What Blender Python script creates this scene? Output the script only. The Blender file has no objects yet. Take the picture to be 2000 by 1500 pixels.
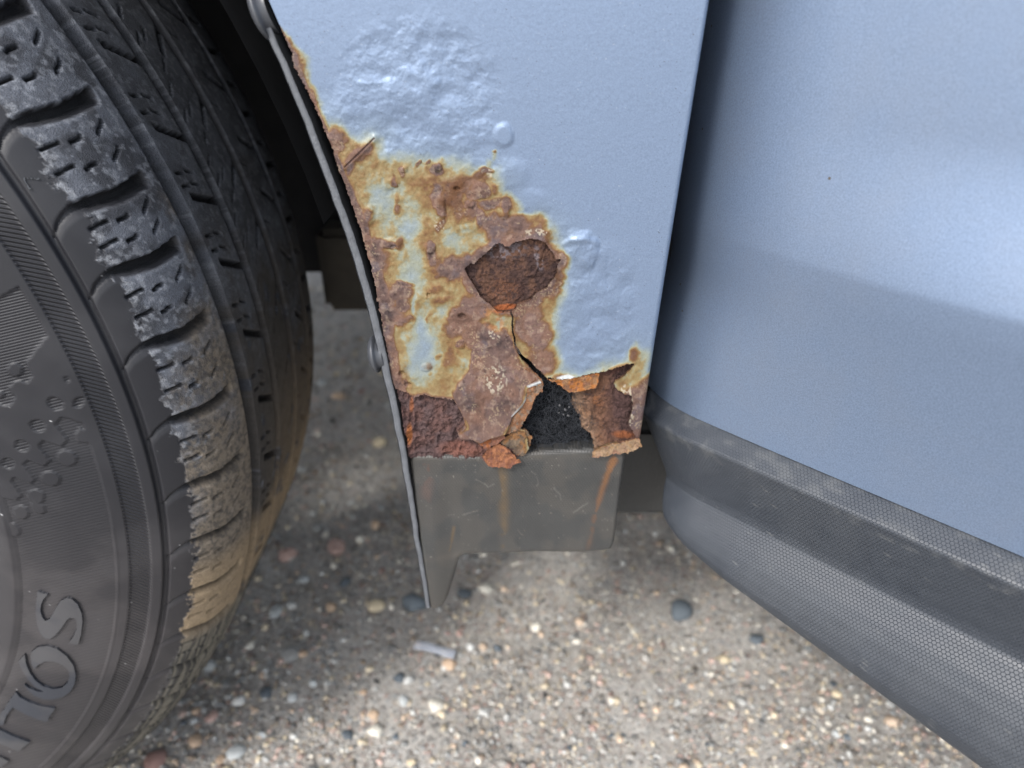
import bpy, bmesh, math
import numpy as np

# ------------------------------------------------------------------ camera, sky, sun, exposure
scene = bpy.context.scene
PIT, ROLL = 0.4981, -0.0058
FPX = 1400.0                                   # focal length in pixels of a 2000 px wide frame
CAM = np.array([0.0, -0.27, 0.5032])

cam_d = bpy.data.cameras.new('camera')
cam = bpy.data.objects.new('camera', cam_d)
scene.collection.objects.link(cam)
cam_d.sensor_width = 36.0
cam_d.lens = FPX / 2000.0 * 36.0
cam_d.clip_start = 0.01
cam_d.clip_end = 500.0
cam.location = CAM
from mathutils import Matrix
cp, sp = math.cos(PIT), math.sin(PIT)
cr, sr = math.cos(ROLL), math.sin(ROLL)
_r = np.array([1, 0, 0.]); _u = np.array([0, sp, cp]); _f = np.array([0, cp, -sp])
RIGHT = cr * _r + sr * _u
UP = -sr * _r + cr * _u
FWD = _f
cam.rotation_euler = Matrix(((RIGHT[0], UP[0], -FWD[0]), (RIGHT[1], UP[1], -FWD[1]), (RIGHT[2], UP[2], -FWD[2]))).to_euler()
cam_d.dof.use_dof = True
cam_d.dof.focus_distance = 0.285
cam_d.dof.aperture_fstop = 7.0
scene.camera = cam

SUN_EL, SUN_AZ_FROM = 45.0, (-0.52, -0.85)      # horizontal direction the light comes from
world = bpy.data.worlds.new('World')
scene.world = world
world.use_nodes = True
wn = world.node_tree.nodes
sky = wn.new('ShaderNodeTexSky')
sky.sky_type = 'NISHITA'
sky.sun_disc = False
sky.sun_elevation = math.radians(SUN_EL)
sky.sun_rotation = math.atan2(SUN_AZ_FROM[0], SUN_AZ_FROM[1])
sky.altitude = 200
sky.air_density = 1.0
sky.dust_density = 2.5
sky.ozone_density = 1.0
wn['Background'].inputs['Strength'].default_value = 0.15
hs = wn.new('ShaderNodeHueSaturation')                      # thin white overcast over the blue
hs.inputs['Saturation'].default_value = 0.42
world.node_tree.links.new(sky.outputs[0], hs.inputs['Color'])
world.node_tree.links.new(hs.outputs[0], wn['Background'].inputs['Color'])

sun_d = bpy.data.lights.new('sun', 'SUN')
sun_d.energy = 1.05
sun_d.angle = math.radians(10)
sun_d.color = (1.0, 0.975, 0.94)
sun = bpy.data.objects.new('sun', sun_d)
scene.collection.objects.link(sun)
from mathutils import Vector
_h = Vector((SUN_AZ_FROM[0], SUN_AZ_FROM[1], 0)).normalized()
_d = -(_h * math.cos(math.radians(SUN_EL)) + Vector((0, 0, math.sin(math.radians(SUN_EL)))))
sun.rotation_euler = _d.to_track_quat('-Z', 'Y').to_euler()
sun.location = (-3, -2, 4)

scene.view_settings.view_transform = 'Standard'
scene.view_settings.look = 'None'
scene.view_settings.exposure = 1.42
scene.view_settings.gamma = 1.0
scene.view_settings.use_curve_mapping = False
try:
    scene.cycles.use_denoising = True
    scene.cycles.max_bounces = 5
    scene.cycles.sample_clamp_indirect = 4.0
except Exception:
    pass

# ------------------------------------------------------------------ maths helpers
rng = np.random.RandomState(7)

def proj(P):
    d = P - CAM
    fw = d @ FWD
    return 1000 + FPX * (d @ RIGHT) / fw, 750 - FPX * (d @ UP) / fw

def ray(u, v):
    u = np.asarray(u, float); v = np.asarray(v, float)
    return (((u - 1000) / FPX)[..., None] * RIGHT + ((750 - v) / FPX)[..., None] * UP + FWD)

def on_y(u, v, y=0.0):
    d = ray(u, v)
    t = (y - CAM[1]) / d[..., 1]
    return CAM + d * t[..., None]

def on_z(u, v, z=0.0):
    d = ray(u, v)
    t = (z - CAM[2]) / d[..., 2]
    return CAM + d * t[..., None]

def sstep(a, b, x):
    t = np.clip((x - a) / (b - a), 0, 1)
    return t * t * (3 - 2 * t)

_tabs = {}
def vnoise(x, y, seed=0):
    if seed not in _tabs:
        _tabs[seed] = np.random.RandomState(seed + 100).rand(256, 256)
    T = _tabs[seed]
    xi = np.floor(x).astype(np.int64); yi = np.floor(y).astype(np.int64)
    fx = x - xi; fy = y - yi
    fx = fx * fx * (3 - 2 * fx); fy = fy * fy * (3 - 2 * fy)
    a = T[xi & 255, yi & 255]; b = T[(xi + 1) & 255, yi & 255]
    c = T[xi & 255, (yi + 1) & 255]; d = T[(xi + 1) & 255, (yi + 1) & 255]
    return (a * (1 - fx) + b * fx) * (1 - fy) + (c * (1 - fx) + d * fx) * fy

def fbm(x, y, sc, seed=0, octs=4):
    s = 0; a = 1; tot = 0
    x = x / sc; y = y / sc
    for k in range(octs):
        s = s + a * vnoise(x + 17.3 * k, y - 9.1 * k, seed + k)
        tot += a; a *= 0.5
        x, y = (x * 0.8 - y * 0.6) * 2.03, (x * 0.6 + y * 0.8) * 2.03
    return s / tot

def ridged(x, y, sc, seed=0, octs=4):
    s = 0; a = 1; tot = 0
    x = x / sc; y = y / sc
    for k in range(octs):
        s = s + a * (1 - np.abs(2 * vnoise(x + 7.7 * k, y + 3.1 * k, seed + k) - 1))
        tot += a; a *= 0.55
        x, y = (x * 0.8 - y * 0.6) * 2.03, (x * 0.6 + y * 0.8) * 2.03
    return s / tot

def sdf(poly, X, Y):
    """signed distance to a polygon, negative inside"""
    poly = np.asarray(poly, float)
    d = np.full(X.shape, 1e18); s = np.zeros(X.shape, bool)
    n = len(poly)
    for i in range(n):
        ax, ay = poly[i]; bx, by = poly[(i + 1) % n]
        ex, ey = bx - ax, by - ay
        t = np.clip(((X - ax) * ex + (Y - ay) * ey) / (ex * ex + ey * ey + 1e-12), 0, 1)
        d = np.minimum(d, (X - ax - t * ex) ** 2 + (Y - ay - t * ey) ** 2)
        if ay != by:
            c = ((ay > Y) != (by > Y)) & (X < (bx - ax) * (Y - ay) / (by - ay) + ax)
            s ^= c
    d = np.sqrt(d)
    return np.where(s, -d, d)

def pdist(pts, X, Y):
    """distance to a polyline, and the arc parameter 0..1 of the nearest point"""
    pts = np.asarray(pts, float)
    L = np.r_[0, np.cumsum(np.hypot(*np.diff(pts, axis=0).T))]
    best = np.full(X.shape, 1e18); par = np.zeros(X.shape)
    for i in range(len(pts) - 1):
        ax, ay = pts[i]; ex, ey = pts[i + 1] - pts[i]
        t = np.clip(((X - ax) * ex + (Y - ay) * ey) / (ex * ex + ey * ey + 1e-12), 0, 1)
        d = (X - ax - t * ex) ** 2 + (Y - ay - t * ey) ** 2
        m = d < best
        best = np.where(m, d, best)
        par = np.where(m, (L[i] + t * (L[i + 1] - L[i])) / L[-1], par)
    return np.sqrt(best), par

def ell(X, Y, u, v, ru, rv, rot=0):
    c, s = math.cos(math.radians(rot)), math.sin(math.radians(rot))
    dx, dy = X - u, Y - v
    return np.hypot((dx * c + dy * s) / ru, (-dx * s + dy * c) / rv)

def lin(c):
    c = np.asarray(c, float) / 255.0
    return np.where(c <= 0.04045, c / 12.92, ((c + 0.055) / 1.055) ** 2.4)

WB = np.array([0.96, 0.98, 1.0])                 # albedo from a colour seen under the bluish open sky
def alb(*c):
    return lin(c) * WB * 0.55
def albg(*c):
    return lin(c) * np.array([1.0, 0.99, 0.96])

def ramp(L, stops):
    xs = [s[0] for s in stops]
    return np.stack([np.interp(L, xs, [s[1][k] for s in stops]) for k in range(3)], -1)

def mixc(C, col, m):
    m = np.asarray(m)[..., None]
    return C * (1 - m) + np.asarray(col) * m

# ------------------------------------------------------------------ mesh helpers
def link(o, parent=None):
    scene.collection.objects.link(o)
    if parent is not None:
        o.parent = parent
    return o

def mesh_from(name, V, F4, attrs=None, smooth=True, F3=None):
    me = bpy.data.meshes.new(name)
    V = np.asarray(V, np.float32); F4 = np.asarray(F4, np.int32).reshape(-1, 4)
    F3 = np.zeros((0, 3), np.int32) if F3 is None else np.asarray(F3, np.int32).reshape(-1, 3)
    me.vertices.add(len(V)); me.vertices.foreach_set('co', V.ravel())
    nl = F4.size + F3.size
    me.loops.add(nl)
    me.loops.foreach_set('vertex_index', np.r_[F4.ravel(), F3.ravel()].astype(np.int32))
    me.polygons.add(len(F4) + len(F3))
    st = np.r_[np.arange(len(F4)) * 4, F4.size + np.arange(len(F3)) * 3].astype(np.int32)
    me.polygons.foreach_set('loop_start', st)
    if smooth:
        me.polygons.foreach_set('use_smooth', np.ones(len(st), bool))
    for k, A in (attrs or {}).items():
        A = np.asarray(A, np.float32)
        if A.ndim == 2:
            at = me.attributes.new(k, 'FLOAT_COLOR', 'POINT')
            at.data.foreach_set('color', np.c_[A, np.ones(len(A))].astype(np.float32).ravel())
        else:
            at = me.attributes.new(k, 'FLOAT', 'POINT')
            at.data.foreach_set('value', A)
    me.update()
    me.validate()
    return me

def grid_obj(name, P, mat, parent=None, mask=None, attrs=None, skirt=None, skirt_col=None, smooth=True):
    """a sheet of quads from an (n,m,3) array of points; faces where mask is False are left out,
    and a skirt (offset vector or array) gives the cut edges their thickness"""
    n, m = P.shape[:2]
    attrs = attrs or {}
    if mask is None:
        mask = np.ones((n - 1, m - 1), bool)
    idx = np.arange(n * m).reshape(n, m)
    ii, jj = np.nonzero(mask)
    F = np.stack([idx[ii, jj], idx[ii + 1, jj], idx[ii + 1, jj + 1], idx[ii, jj + 1]], -1)
    V = P.reshape(-1, 3)
    A = {k: a.reshape(n * m, -1).squeeze() if a.ndim == 2 else a.reshape(n * m, 3) for k, a in attrs.items()}
    if skirt is not None:
        pad = np.zeros((n + 1, m + 1), bool); pad[1:-1, 1:-1] = mask
        hb = pad[:-1, 1:-1] ^ pad[1:, 1:-1]            # edge (i,j)-(i,j+1)
        vb = pad[1:-1, :-1] ^ pad[1:-1, 1:]            # edge (i,j)-(i+1,j)
        a, b = np.nonzero(hb); e1 = np.stack([idx[a, b], idx[a, b + 1]], -1)
        a, b = np.nonzero(vb); e2 = np.stack([idx[a, b], idx[a + 1, b]], -1)
        E = np.concatenate([e1, e2])
        if len(E):
            vs, inv = np.unique(E, return_inverse=True); inv = inv.reshape(E.shape)
            base = len(V); k = len(vs)
            off = np.asarray(skirt)
            off = off if off.ndim == 1 else off.reshape(-1, 3)[vs]
            V = np.concatenate([V, V[vs], V[vs] + off])
            SF = np.stack([base + inv[:, 0], base + inv[:, 1], base + k + inv[:, 1], base + k + inv[:, 0]], -1)
            F = np.concatenate([F, SF])
            for q in A:
                top = A[q][vs]
                if q == 'Col' and skirt_col is not None:
                    top = top * 0.35 + np.asarray(skirt_col) * 0.65
                A[q] = np.concatenate([A[q], top, top])
    used, inv = np.unique(F, return_inverse=True)
    me = mesh_from(name, V[used], inv.reshape(F.shape), {k: a[used] for k, a in A.items()}, smooth)
    me.materials.append(mat)
    return link(bpy.data.objects.new(name, me), parent)

def bm_obj(name, bm, mat, parent=None, smooth=False):
    me = bpy.data.meshes.new(name)
    bmesh.ops.recalc_face_normals(bm, faces=bm.faces)
    bm.to_mesh(me); bm.free()
    if smooth:
        me.polygons.foreach_set('use_smooth', np.ones(len(me.polygons), bool))
    me.materials.append(mat)
    return link(bpy.data.objects.new(name, me), parent)

def box_bm(x0, x1, y0, y1, z0, z1, bev=0.0, seg=2, bm=None):
    bm = bm or bmesh.new()
    r = bmesh.ops.create_cube(bm, size=1.0)
    for v in r['verts']:
        v.co = ((x0 + x1) / 2 + v.co.x * (x1 - x0), (y0 + y1) / 2 + v.co.y * (y1 - y0), (z0 + z1) / 2 + v.co.z * (z1 - z0))
    if bev:
        bmesh.ops.bevel(bm, geom=list({e for v in r['verts'] for e in v.link_edges}), offset=bev, segments=seg, affect='EDGES')
    return bm

# ------------------------------------------------------------------ materials
class NT:
    def __init__(s, name):
        s.m = bpy.data.materials.new(name); s.m.use_nodes = True
        s.t = s.m.node_tree; s.b = s.t.nodes['Principled BSDF']
    def n(s, typ, **kw):
        nd = s.t.nodes.new(typ)
        for k, v in kw.items():
            if k.startswith('i_'):
                key = k[2:]
                nd.inputs[int(key) if key.isdigit() else key.replace('_', ' ')].default_value = v
            else:
                setattr(nd, k, v)
        return nd
    def l(s, a, b):
        s.t.links.new(a, b)
    def attr(s, name, kind='Fac'):
        return s.n('ShaderNodeAttribute', attribute_name=name).outputs[kind]
    def math(s, op, a, b=None, clamp=False):
        nd = s.n('ShaderNodeMath', operation=op, use_clamp=clamp)
        for i, x in enumerate((a, b)):
            if x is None: continue
            if isinstance(x, (int, float)): nd.inputs[i].default_value = x
            else: s.l(x, nd.inputs[i])
        return nd.outputs[0]
    def vm(s, op, a, b=None, out=0):
        nd = s.n('ShaderNodeVectorMath', operation=op)
        for i, x in enumerate((a, b)):
            if x is None: continue
            if isinstance(x, tuple): nd.inputs[i].default_value = x
            else: s.l(x, nd.inputs[i])
        return nd.outputs[out]
    def mix(s, fac, a, b, blend='MIX'):
        nd = s.n('ShaderNodeMix', data_type='RGBA', blend_type=blend)
        for i, x in ((0, fac), (6, a), (7, b)):
            if isinstance(x, (int, float)): nd.inputs[i].default_value = x
            elif isinstance(x, tuple): nd.inputs[i].default_value = x + (1,) if len(x) == 3 else x
            else: s.l(x, nd.inputs[i])
        return nd.outputs[2]
    def noise(s, scale, detail=3, rough=0.55, vec=None):
        nd = s.n('ShaderNodeTexNoise', i_Scale=scale, i_Detail=detail, i_Roughness=rough)
        s.l(vec if vec is not None else s.coord(), nd.inputs['Vector'])
        return nd.outputs[0]
    def coord(s):
        if not hasattr(s, '_tc'): s._tc = s.n('ShaderNodeTexCoord').outputs['Object']
        return s._tc
    def rmap(s, x, a, b, c=0.0, d=1.0):
        nd = s.n('ShaderNodeMapRange', clamp=True)
        nd.inputs[1].default_value = a; nd.inputs[2].default_value = b
        nd.inputs[3].default_value = c; nd.inputs[4].default_value = d
        s.l(x, nd.inputs[0]); return nd.outputs[0]
    def bump(s, h, dist, strength=1.0, prev=None):
        nd = s.n('ShaderNodeBump', i_Strength=strength, i_Distance=dist)
        s.l(h, nd.inputs['Height'])
        if prev is not None: s.l(prev, nd.inputs['Normal'])
        s.l(nd.outputs[0], s.b.inputs['Normal'])
        return nd.outputs[0]
    def hexes(s, pu, pv, size):
        """height 1 on a hexagonal cell's face, 0 in the joint"""
        cx = s.n('ShaderNodeCombineXYZ'); s.l(pu, cx.inputs[0]); s.l(pv, cx.inputs[1])
        p = s.vm('ADD', s.vm('DIVIDE', cx.outputs[0], (size, size, 1.0)), (1000.0, 1000 * 1.7320508, 0.0))
        S = (1.0, 1.7320508, 1.0)
        a = s.vm('MULTIPLY', s.vm('SUBTRACT', s.vm('MODULO', p, S), (0.5, 0.8660254, 0.0)), (1, 1, 0))
        q = s.vm('ADD', p, (0.5, 0.8660254, 0.0))
        b = s.vm('MULTIPLY', s.vm('SUBTRACT', s.vm('MODULO', q, S), (0.5, 0.8660254, 0.0)), (1, 1, 0))
        la = s.vm('LENGTH', a, out='Value'); lb = s.vm('LENGTH', b, out='Value')
        mx = s.n('ShaderNodeMix', data_type='VECTOR')
        s.l(s.math('LESS_THAN', la, lb), mx.inputs[0]); s.l(b, mx.inputs[4]); s.l(a, mx.inputs[5])
        g = s.vm('ABSOLUTE', mx.outputs[1])
        d1 = s.vm('DOT_PRODUCT', g, (0.5, 0.8660254, 0.0), out='Value')
        sx = s.n('ShaderNodeSeparateXYZ'); s.l(g, sx.inputs[0])
        d = s.math('MAXIMUM', d1, sx.outputs[0])
        return s.rmap(d, 0.40, 0.49, 1.0, 0.0)
    def set(s, **kw):
        for k, v in kw.items():
            s.b.inputs[k.replace('_', ' ')].default_value = v
        return s.m

def mat_plain(name, col, rough=0.6, metallic=0.0, nscale=60, namt=0.3, bump=0.0, bscale=400, spec=0.5):
    t = NT(name)
    nz = t.noise(nscale, 5, 0.6)
    k = t.rmap(nz, 0.25, 0.75, 1 - namt, 1 + namt)
    mul = t.n('ShaderNodeMix', data_type='RGBA', blend_type='MULTIPLY')
    mul.inputs[0].default_value = 1; mul.inputs[6].default_value = tuple(col) + (1,)
    cb = t.n('ShaderNodeCombineColor')
    for i in range(3): t.l(k, cb.inputs[i])
    t.l(cb.outputs[0], mul.inputs[7]); t.l(mul.outputs[2], t.b.inputs['Base Color'])
    t.l(t.rmap(nz, 0.3, 0.7, max(0.02, rough - 0.08), min(1, rough + 0.08)), t.b.inputs['Roughness'])
    t.set(Metallic=metallic, Specular_IOR_Level=spec)
    if bump: t.bump(t.noise(bscale, 4), bump)
    return t.m

def mat_rust_skin():
    """painted sheet metal going over into rust: colour, gloss and metal share come from the sheet"""
    t = NT('painted_rusting_steel')
    col = t.attr('Col', 'Color'); rust = t.attr('rust')
    n1 = t.noise(1400, 4, 0.7); n2 = t.noise(330, 5, 0.65)
    g = t.math('ADD', t.math('MULTIPLY', t.math('SUBTRACT', n1, 0.5), 0.6), t.math('MULTIPLY', t.math('SUBTRACT', n2, 0.5), 0.6))
    k = t.math('ADD', t.math('MULTIPLY', g, rust), 1.0)
    cb = t.n('ShaderNodeCombineColor')
    for i in range(3): t.l(k, cb.inputs[i])
    fl = t.math('MULTIPLY', t.math('SUBTRACT', t.noise(1800, 2, 0.6), 0.5), t.math('MULTIPLY', t.math('SUBTRACT', 1.0, rust, True), 0.55))
    cf = t.n('ShaderNodeCombineColor')
    for i in range(3): t.l(t.math('ADD', fl, 1.0), cf.inputs[i])
    t.l(t.mix(1.0, t.mix(1.0, col, cb.outputs[0], 'MULTIPLY'), cf.outputs[0], 'MULTIPLY'), t.b.inputs['Base Color'])
    t.l(t.attr('rgh'), t.b.inputs['Roughness'])
    t.l(t.attr('met'), t.b.inputs['Metallic'])
    t.l(t.math('MULTIPLY', t.math('SUBTRACT', 1.0, rust, True), 0.25), t.b.inputs['Coat Weight'])
    t.set(Coat_Roughness=0.32, Specular_IOR_Level=0.4)
    peel = t.noise(620, 1.5, 0.4)
    b1 = t.bump(peel, 0.00022, 0.4)
    h = t.math('MULTIPLY', t.math('ADD', n1, t.math('MULTIPLY', n2, 2.0)), rust)
    t.bump(h, 0.00035, 0.7, b1)
    return t.m

def mat_rust_bare():
    t = NT('bare_rust')
    col = t.attr('Col', 'Color')
    n1 = t.noise(1300, 5, 0.75); n2 = t.noise(420, 5, 0.7)
    k = t.math('ADD', t.rmap(n1, 0.25, 0.75, 0.65, 1.2), t.rmap(n2, 0.25, 0.75, -0.25, 0.25))
    cb = t.n('ShaderNodeCombineColor')
    for i in range(3): t.l(k, cb.inputs[i])
    t.l(t.mix(1.0, col, cb.outputs[0], 'MULTIPLY'), t.b.inputs['Base Color'])
    t.set(Roughness=0.88, Specular_IOR_Level=0.25)
    t.bump(t.math('ADD', n1, t.math('MULTIPLY', n2, 1.5)), 0.0005, 0.9)
    return t.m

def mat_paint():
    t = NT('blue_silver_paint')
    n1 = t.noise(1800, 2, 0.6)
    c = t.mix(t.rmap(n1, 0.3, 0.7), tuple(PAINT * 0.84), tuple(PAINT * 1.14))
    c = t.mix(t.math('MULTIPLY', t.rmap(t.noise(14, 6, 0.7), 0.45, 0.75), 0.22), c, (0.22, 0.23, 0.25))
    vs = t.n('ShaderNodeTexVoronoi', i_Scale=130.0); t.l(t.coord(), vs.inputs['Vector'])
    sx = t.n('ShaderNodeSeparateColor'); t.l(vs.outputs['Color'], sx.inputs[0])
    dot = t.math('MULTIPLY', t.math('LESS_THAN', vs.outputs['Distance'], 0.075), t.math('GREATER_THAN', sx.outputs[0], 0.93))
    c = t.mix(dot, c, (0.09, 0.075, 0.06))
    t.l(c, t.b.inputs['Base Color'])
    t.set(Metallic=0.5, Roughness=0.43, Coat_Weight=0.15, Coat_Roughness=0.35, Specular_IOR_Level=0.45)
    t.bump(t.noise(800, 1.5, 0.4), 0.00012, 0.4)
    return t.m

def mat_plastic_hex(name, lo, hi, size, rough=0.45, hx=0.0005):
    t = NT(name)
    pu, pv = t.attr('pu'), t.attr('pv')
    h = t.hexes(pu, pv, size)
    nz = t.noise(140, 5, 0.65)
    base = t.mix(t.rmap(nz, 0.3, 0.75), tuple(lo), tuple(hi))
    col = t.attr('Col', 'Color'); st = t.attr('stain')
    base = t.mix(st, base, col)
    jn = t.math('ADD', t.math('MULTIPLY', h, 0.28), 0.72)
    cb = t.n('ShaderNodeCombineColor')
    for i in range(3): t.l(jn, cb.inputs[i])
    t.l(t.mix(1.0, base, cb.outputs[0], 'MULTIPLY'), t.b.inputs['Base Color'])
    t.l(t.rmap(nz, 0.3, 0.7, rough - 0.06, rough + 0.08), t.b.inputs['Roughness'])
    t.set(Specular_IOR_Level=0.55)
    t.bump(h, hx, 0.85)
    return t.m

def mat_tyre():
    t = NT('tyre_rubber')
    col = t.attr('Col', 'Color'); grit = t.attr('grit'); hat = t.attr('hatch')
    n1 = t.noise(1500, 4, 0.7); n2 = t.noise(260, 5, 0.65)
    g = t.math('ADD', t.math('MULTIPLY', t.math('SUBTRACT', n1, 0.5), 1.9), t.math('MULTIPLY', t.math('SUBTRACT', n2, 0.5), 1.1))
    k = t.math('ADD', t.math('MULTIPLY', g, t.math('ADD', t.math('MULTIPLY', grit, 0.85), 0.12)), 1.0)
    k = t.math('MAXIMUM', k, 0.25)
    cb = t.n('ShaderNodeCombineColor')
    for i in range(3): t.l(k, cb.inputs[i])
    t.l(t.mix(1.0, col, cb.outputs[0], 'MULTIPLY'), t.b.inputs['Base Color'])
    t.l(t.rmap(grit, 0, 1, 0.5, 0.9), t.b.inputs['Roughness'])
    t.set(Specular_IOR_Level=0.36)
    b1 = t.bump(t.math('MULTIPLY', n1, t.math('ADD', t.math('MULTIPLY', grit, 1.0), 0.04)), 0.0011, 0.9)
    w = t.math('SINE', t.math('MULTIPLY', t.attr('pu'), 2 * math.pi))
    t.bump(t.math('MULTIPLY', w, hat), 0.0004, 0.9, b1)
    return t.m

def mat_ground():
    t = NT('worn_gravelly_concrete')
    n1 = t.noise(9, 6, 0.65); n2 = t.noise(170, 6, 0.75); n3 = t.noise(600, 3, 0.7)
    c = t.mix(t.rmap(n1, 0.35, 0.65), (0.53, 0.50, 0.455), (0.66, 0.63, 0.585))
    c = t.mix(t.rmap(n2, 0.3, 0.6), (0.29, 0.265, 0.235), c)
    c = t.mix(t.math('MULTIPLY', t.rmap(n3, 0.52, 0.72), 0.6), c, (0.5, 0.47, 0.43))
    hgt = t.math('ADD', n2, t.math('MULTIPLY', n3, 0.4))
    for sc_, thr, rd in ((150.0, 0.5, 0.44), (430.0, 0.3, 0.48)):   # packed aggregate of three sizes
        vo = t.n('ShaderNodeTexVoronoi', i_Scale=sc_); t.l(t.vm('ADD', t.coord(), t.vm('MULTIPLY', t.n('ShaderNodeTexNoise', i_Scale=sc_ * 1.3).outputs['Color'], (0.5 / sc_, 0.5 / sc_, 0.5 / sc_))), vo.inputs['Vector'])
        sc = t.n('ShaderNodeSeparateColor'); t.l(vo.outputs['Color'], sc.inputs[0])
        cr = t.n('ShaderNodeValToRGB'); t.l(sc.outputs[0], cr.inputs[0])
        el = cr.color_ramp.elements
        el[0].position = 0.0; el[0].color = (0.12, 0.125, 0.13, 1); el[1].position = 1.0; el[1].color = (0.62, 0.60, 0.57, 1)
        for p_, q_ in ((.18, (.30, .30, .29)), (.32, (.42, .35, .29)), (.45, (.24, .22, .2)), (.58, (.46, .44, .42)), (.7, (.40, .30, .26)), (.84, (.36, .39, .41))):
            e_ = el.new(p_); e_.color = q_ + (1,)
        on = t.math('MULTIPLY', t.math('LESS_THAN', vo.outputs['Distance'], rd), t.math('GREATER_THAN', sc.outputs[1], thr))
        c = t.mix(t.math('MULTIPLY', on, 0.8), c, cr.outputs[0])
        hgt = t.math('ADD', hgt, t.math('MULTIPLY', t.math('MULTIPLY', on, t.math('SUBTRACT', 0.6, vo.outputs['Distance'])), 150.0 / sc_))
    t.l(c, t.b.inputs['Base Color'])
    t.set(Roughness=0.92, Specular_IOR_Level=0.25)
    t.bump(hgt, 0.004, 0.9)
    return t.m

def mat_stone():
    t = NT('pebble_stone')
    oi = t.n('ShaderNodeObjectInfo')
    col = t.attr('Col', 'Color')
    nz = t.noise(220, 4, 0.65)
    k = t.rmap(nz, 0.25, 0.75, 0.72, 1.25)
    cb = t.n('ShaderNodeCombineColor')
    for i in range(3): t.l(k, cb.inputs[i])
    t.l(t.mix(1.0, col, cb.outputs[0], 'MULTIPLY'), t.b.inputs['Base Color'])
    t.set(Roughness=0.75, Specular_IOR_Level=0.35)
    t.bump(nz, 0.0008, 0.5)
    return t.m

def mat_stone_single():
    """one pebble per object: its colour is the object's own colour"""
    t = NT('pebble_stone_single')
    oi = t.n('ShaderNodeObjectInfo')
    nz = t.noise(220, 4, 0.65)
    k = t.rmap(nz, 0.25, 0.75, 0.72, 1.25)
    cb = t.n('ShaderNodeCombineColor')
    for i in range(3): t.l(k, cb.inputs[i])
    t.l(t.mix(1.0, oi.outputs['Color'], cb.outputs[0], 'MULTIPLY'), t.b.inputs['Base Color'])
    t.set(Roughness=0.72, Specular_IOR_Level=0.35)
    t.bump(nz, 0.0008, 0.5)
    return t.m

PAINT = np.array([0.160, 0.212, 0.304])
M_SKIN = mat_rust_skin(); M_BARE = mat_rust_bare(); M_PAINT = mat_paint()
M_TYRE = mat_tyre(); M_GROUND = mat_ground(); M_STONES = mat_stone(); M_STONE = mat_stone_single()
M_CLAD = mat_plastic_hex('hex_grained_cladding', (0.023, 0.028, 0.037), (0.032, 0.038, 0.048), 0.00155, 0.45, 0.00013)
M_TRIM = mat_plastic_hex('fine_grained_trim', (0.033, 0.0335, 0.033), (0.044, 0.044, 0.042), 0.0014, 0.5, 0.0002)
M_LINER = mat_plain('grey_liner_plastic', (0.09, 0.095, 0.105), 0.6, 0, 200, 0.25, 0.0004, 900)
M_BLACK = mat_plain('black_cavity', (0.005, 0.005, 0.006), 0.9, 0, 60, 0.3)  # near black; also on the sheets that stand in for shade
M_UNDER = mat_plain('dusty_underbody', (0.05, 0.043, 0.033), 0.9, 0, 30, 0.45, 0.002, 120)
M_ROCK = mat_plain('rocker_plastic', (0.03, 0.03, 0.029), 0.7, 0, 50, 0.3, 0.0005, 500)
M_JAMB = mat_plain('jamb_paint', (0.2, 0.22, 0.22), 0.5, 0.2, 50, 0.2)
M_RIM = mat_plain('alloy_rim', (0.45, 0.46, 0.48), 0.35, 0.9, 50, 0.1)
M_FELT = mat_plain('black_felt', (0.010, 0.011, 0.013), 1.0, 0, 300, 0.5, 0.003, 260, spec=0.1)
M_FIBRE = mat_plain('felt_fibre', (0.032, 0.036, 0.044), 0.8, 0, 200, 0.4)
M_LINT = mat_plain('grey_lint', (0.085, 0.085, 0.088), 0.95, 0, 300, 0.4, 0.001, 900)
M_CRUMB = mat_plain('cream_crumb', (0.55, 0.48, 0.36), 0.9, 0, 600, 0.4)
M_CLIP = mat_plain('black_clip', (0.05, 0.053, 0.06), 0.4, 0, 100, 0.2)

# ------------------------------------------------------------------ ground
def struct(o):
    o['kind'] = 'structure'; return o

def ground():
    xs = np.r_[np.linspace(-200, -1.2, 10), np.linspace(-1.1, 1.3, 260), np.linspace(1.4, 200, 10)]
    ys = np.r_[np.linspace(-200, -0.6, 10), np.linspace(-0.5, 1.9, 260), np.linspace(2.0, 200, 10)]
    X, Y = np.meshgrid(xs, ys, indexing='ij')
    near = (np.abs(X) < 1.3) & (Y > -0.55) & (Y < 1.95)
    Z = np.where(near, (fbm(X * 1000, Y * 1000, 90, 3) - 0.5) * 0.004 + (fbm(X * 1000, Y * 1000, 22, 9) - 0.5) * 0.003, 0)
    return struct(grid_obj('ground', np.stack([X, Y, Z], -1), M_GROUND))
G = ground()

# ---- stones
def ico(sub):
    bm = bmesh.new(); bmesh.ops.create_icosphere(bm, subdivisions=sub, radius=1.0)
    V = np.array([v.co[:] for v in bm.verts]); F = np.array([[v.index for v in f.verts] for f in bm.faces]); bm.free()
    return V, F
ICO = {1: ico(1), 2: ico(2)}
def lump(sub, seed, amt=0.28):
    V, F = ICO[sub]
    r = np.random.RandomState(seed)
    W = V.copy()
    for k in range(9):                           # a few flattened facets, as on crushed and rolled gravel
        n = r.normal(size=3); n /= np.linalg.norm(n)
        d = W @ n; c = 0.55 + 0.25 * r.rand()
        W = W - np.maximum(d - c, 0)[:, None] * n * 0.85
    W *= 1 + amt * (r.rand(len(W))[:, None] - 0.5) * (0.5 if sub == 2 else 0.8)
    return W, F
stone_meshes = []
for k in range(8):
    W, F = lump(2, 40 + k, 0.16)
    me = mesh_from('stone', W, np.zeros((0, 4)), F3=F)
    me.materials.append(M_STONE); stone_meshes.append(me)

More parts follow.
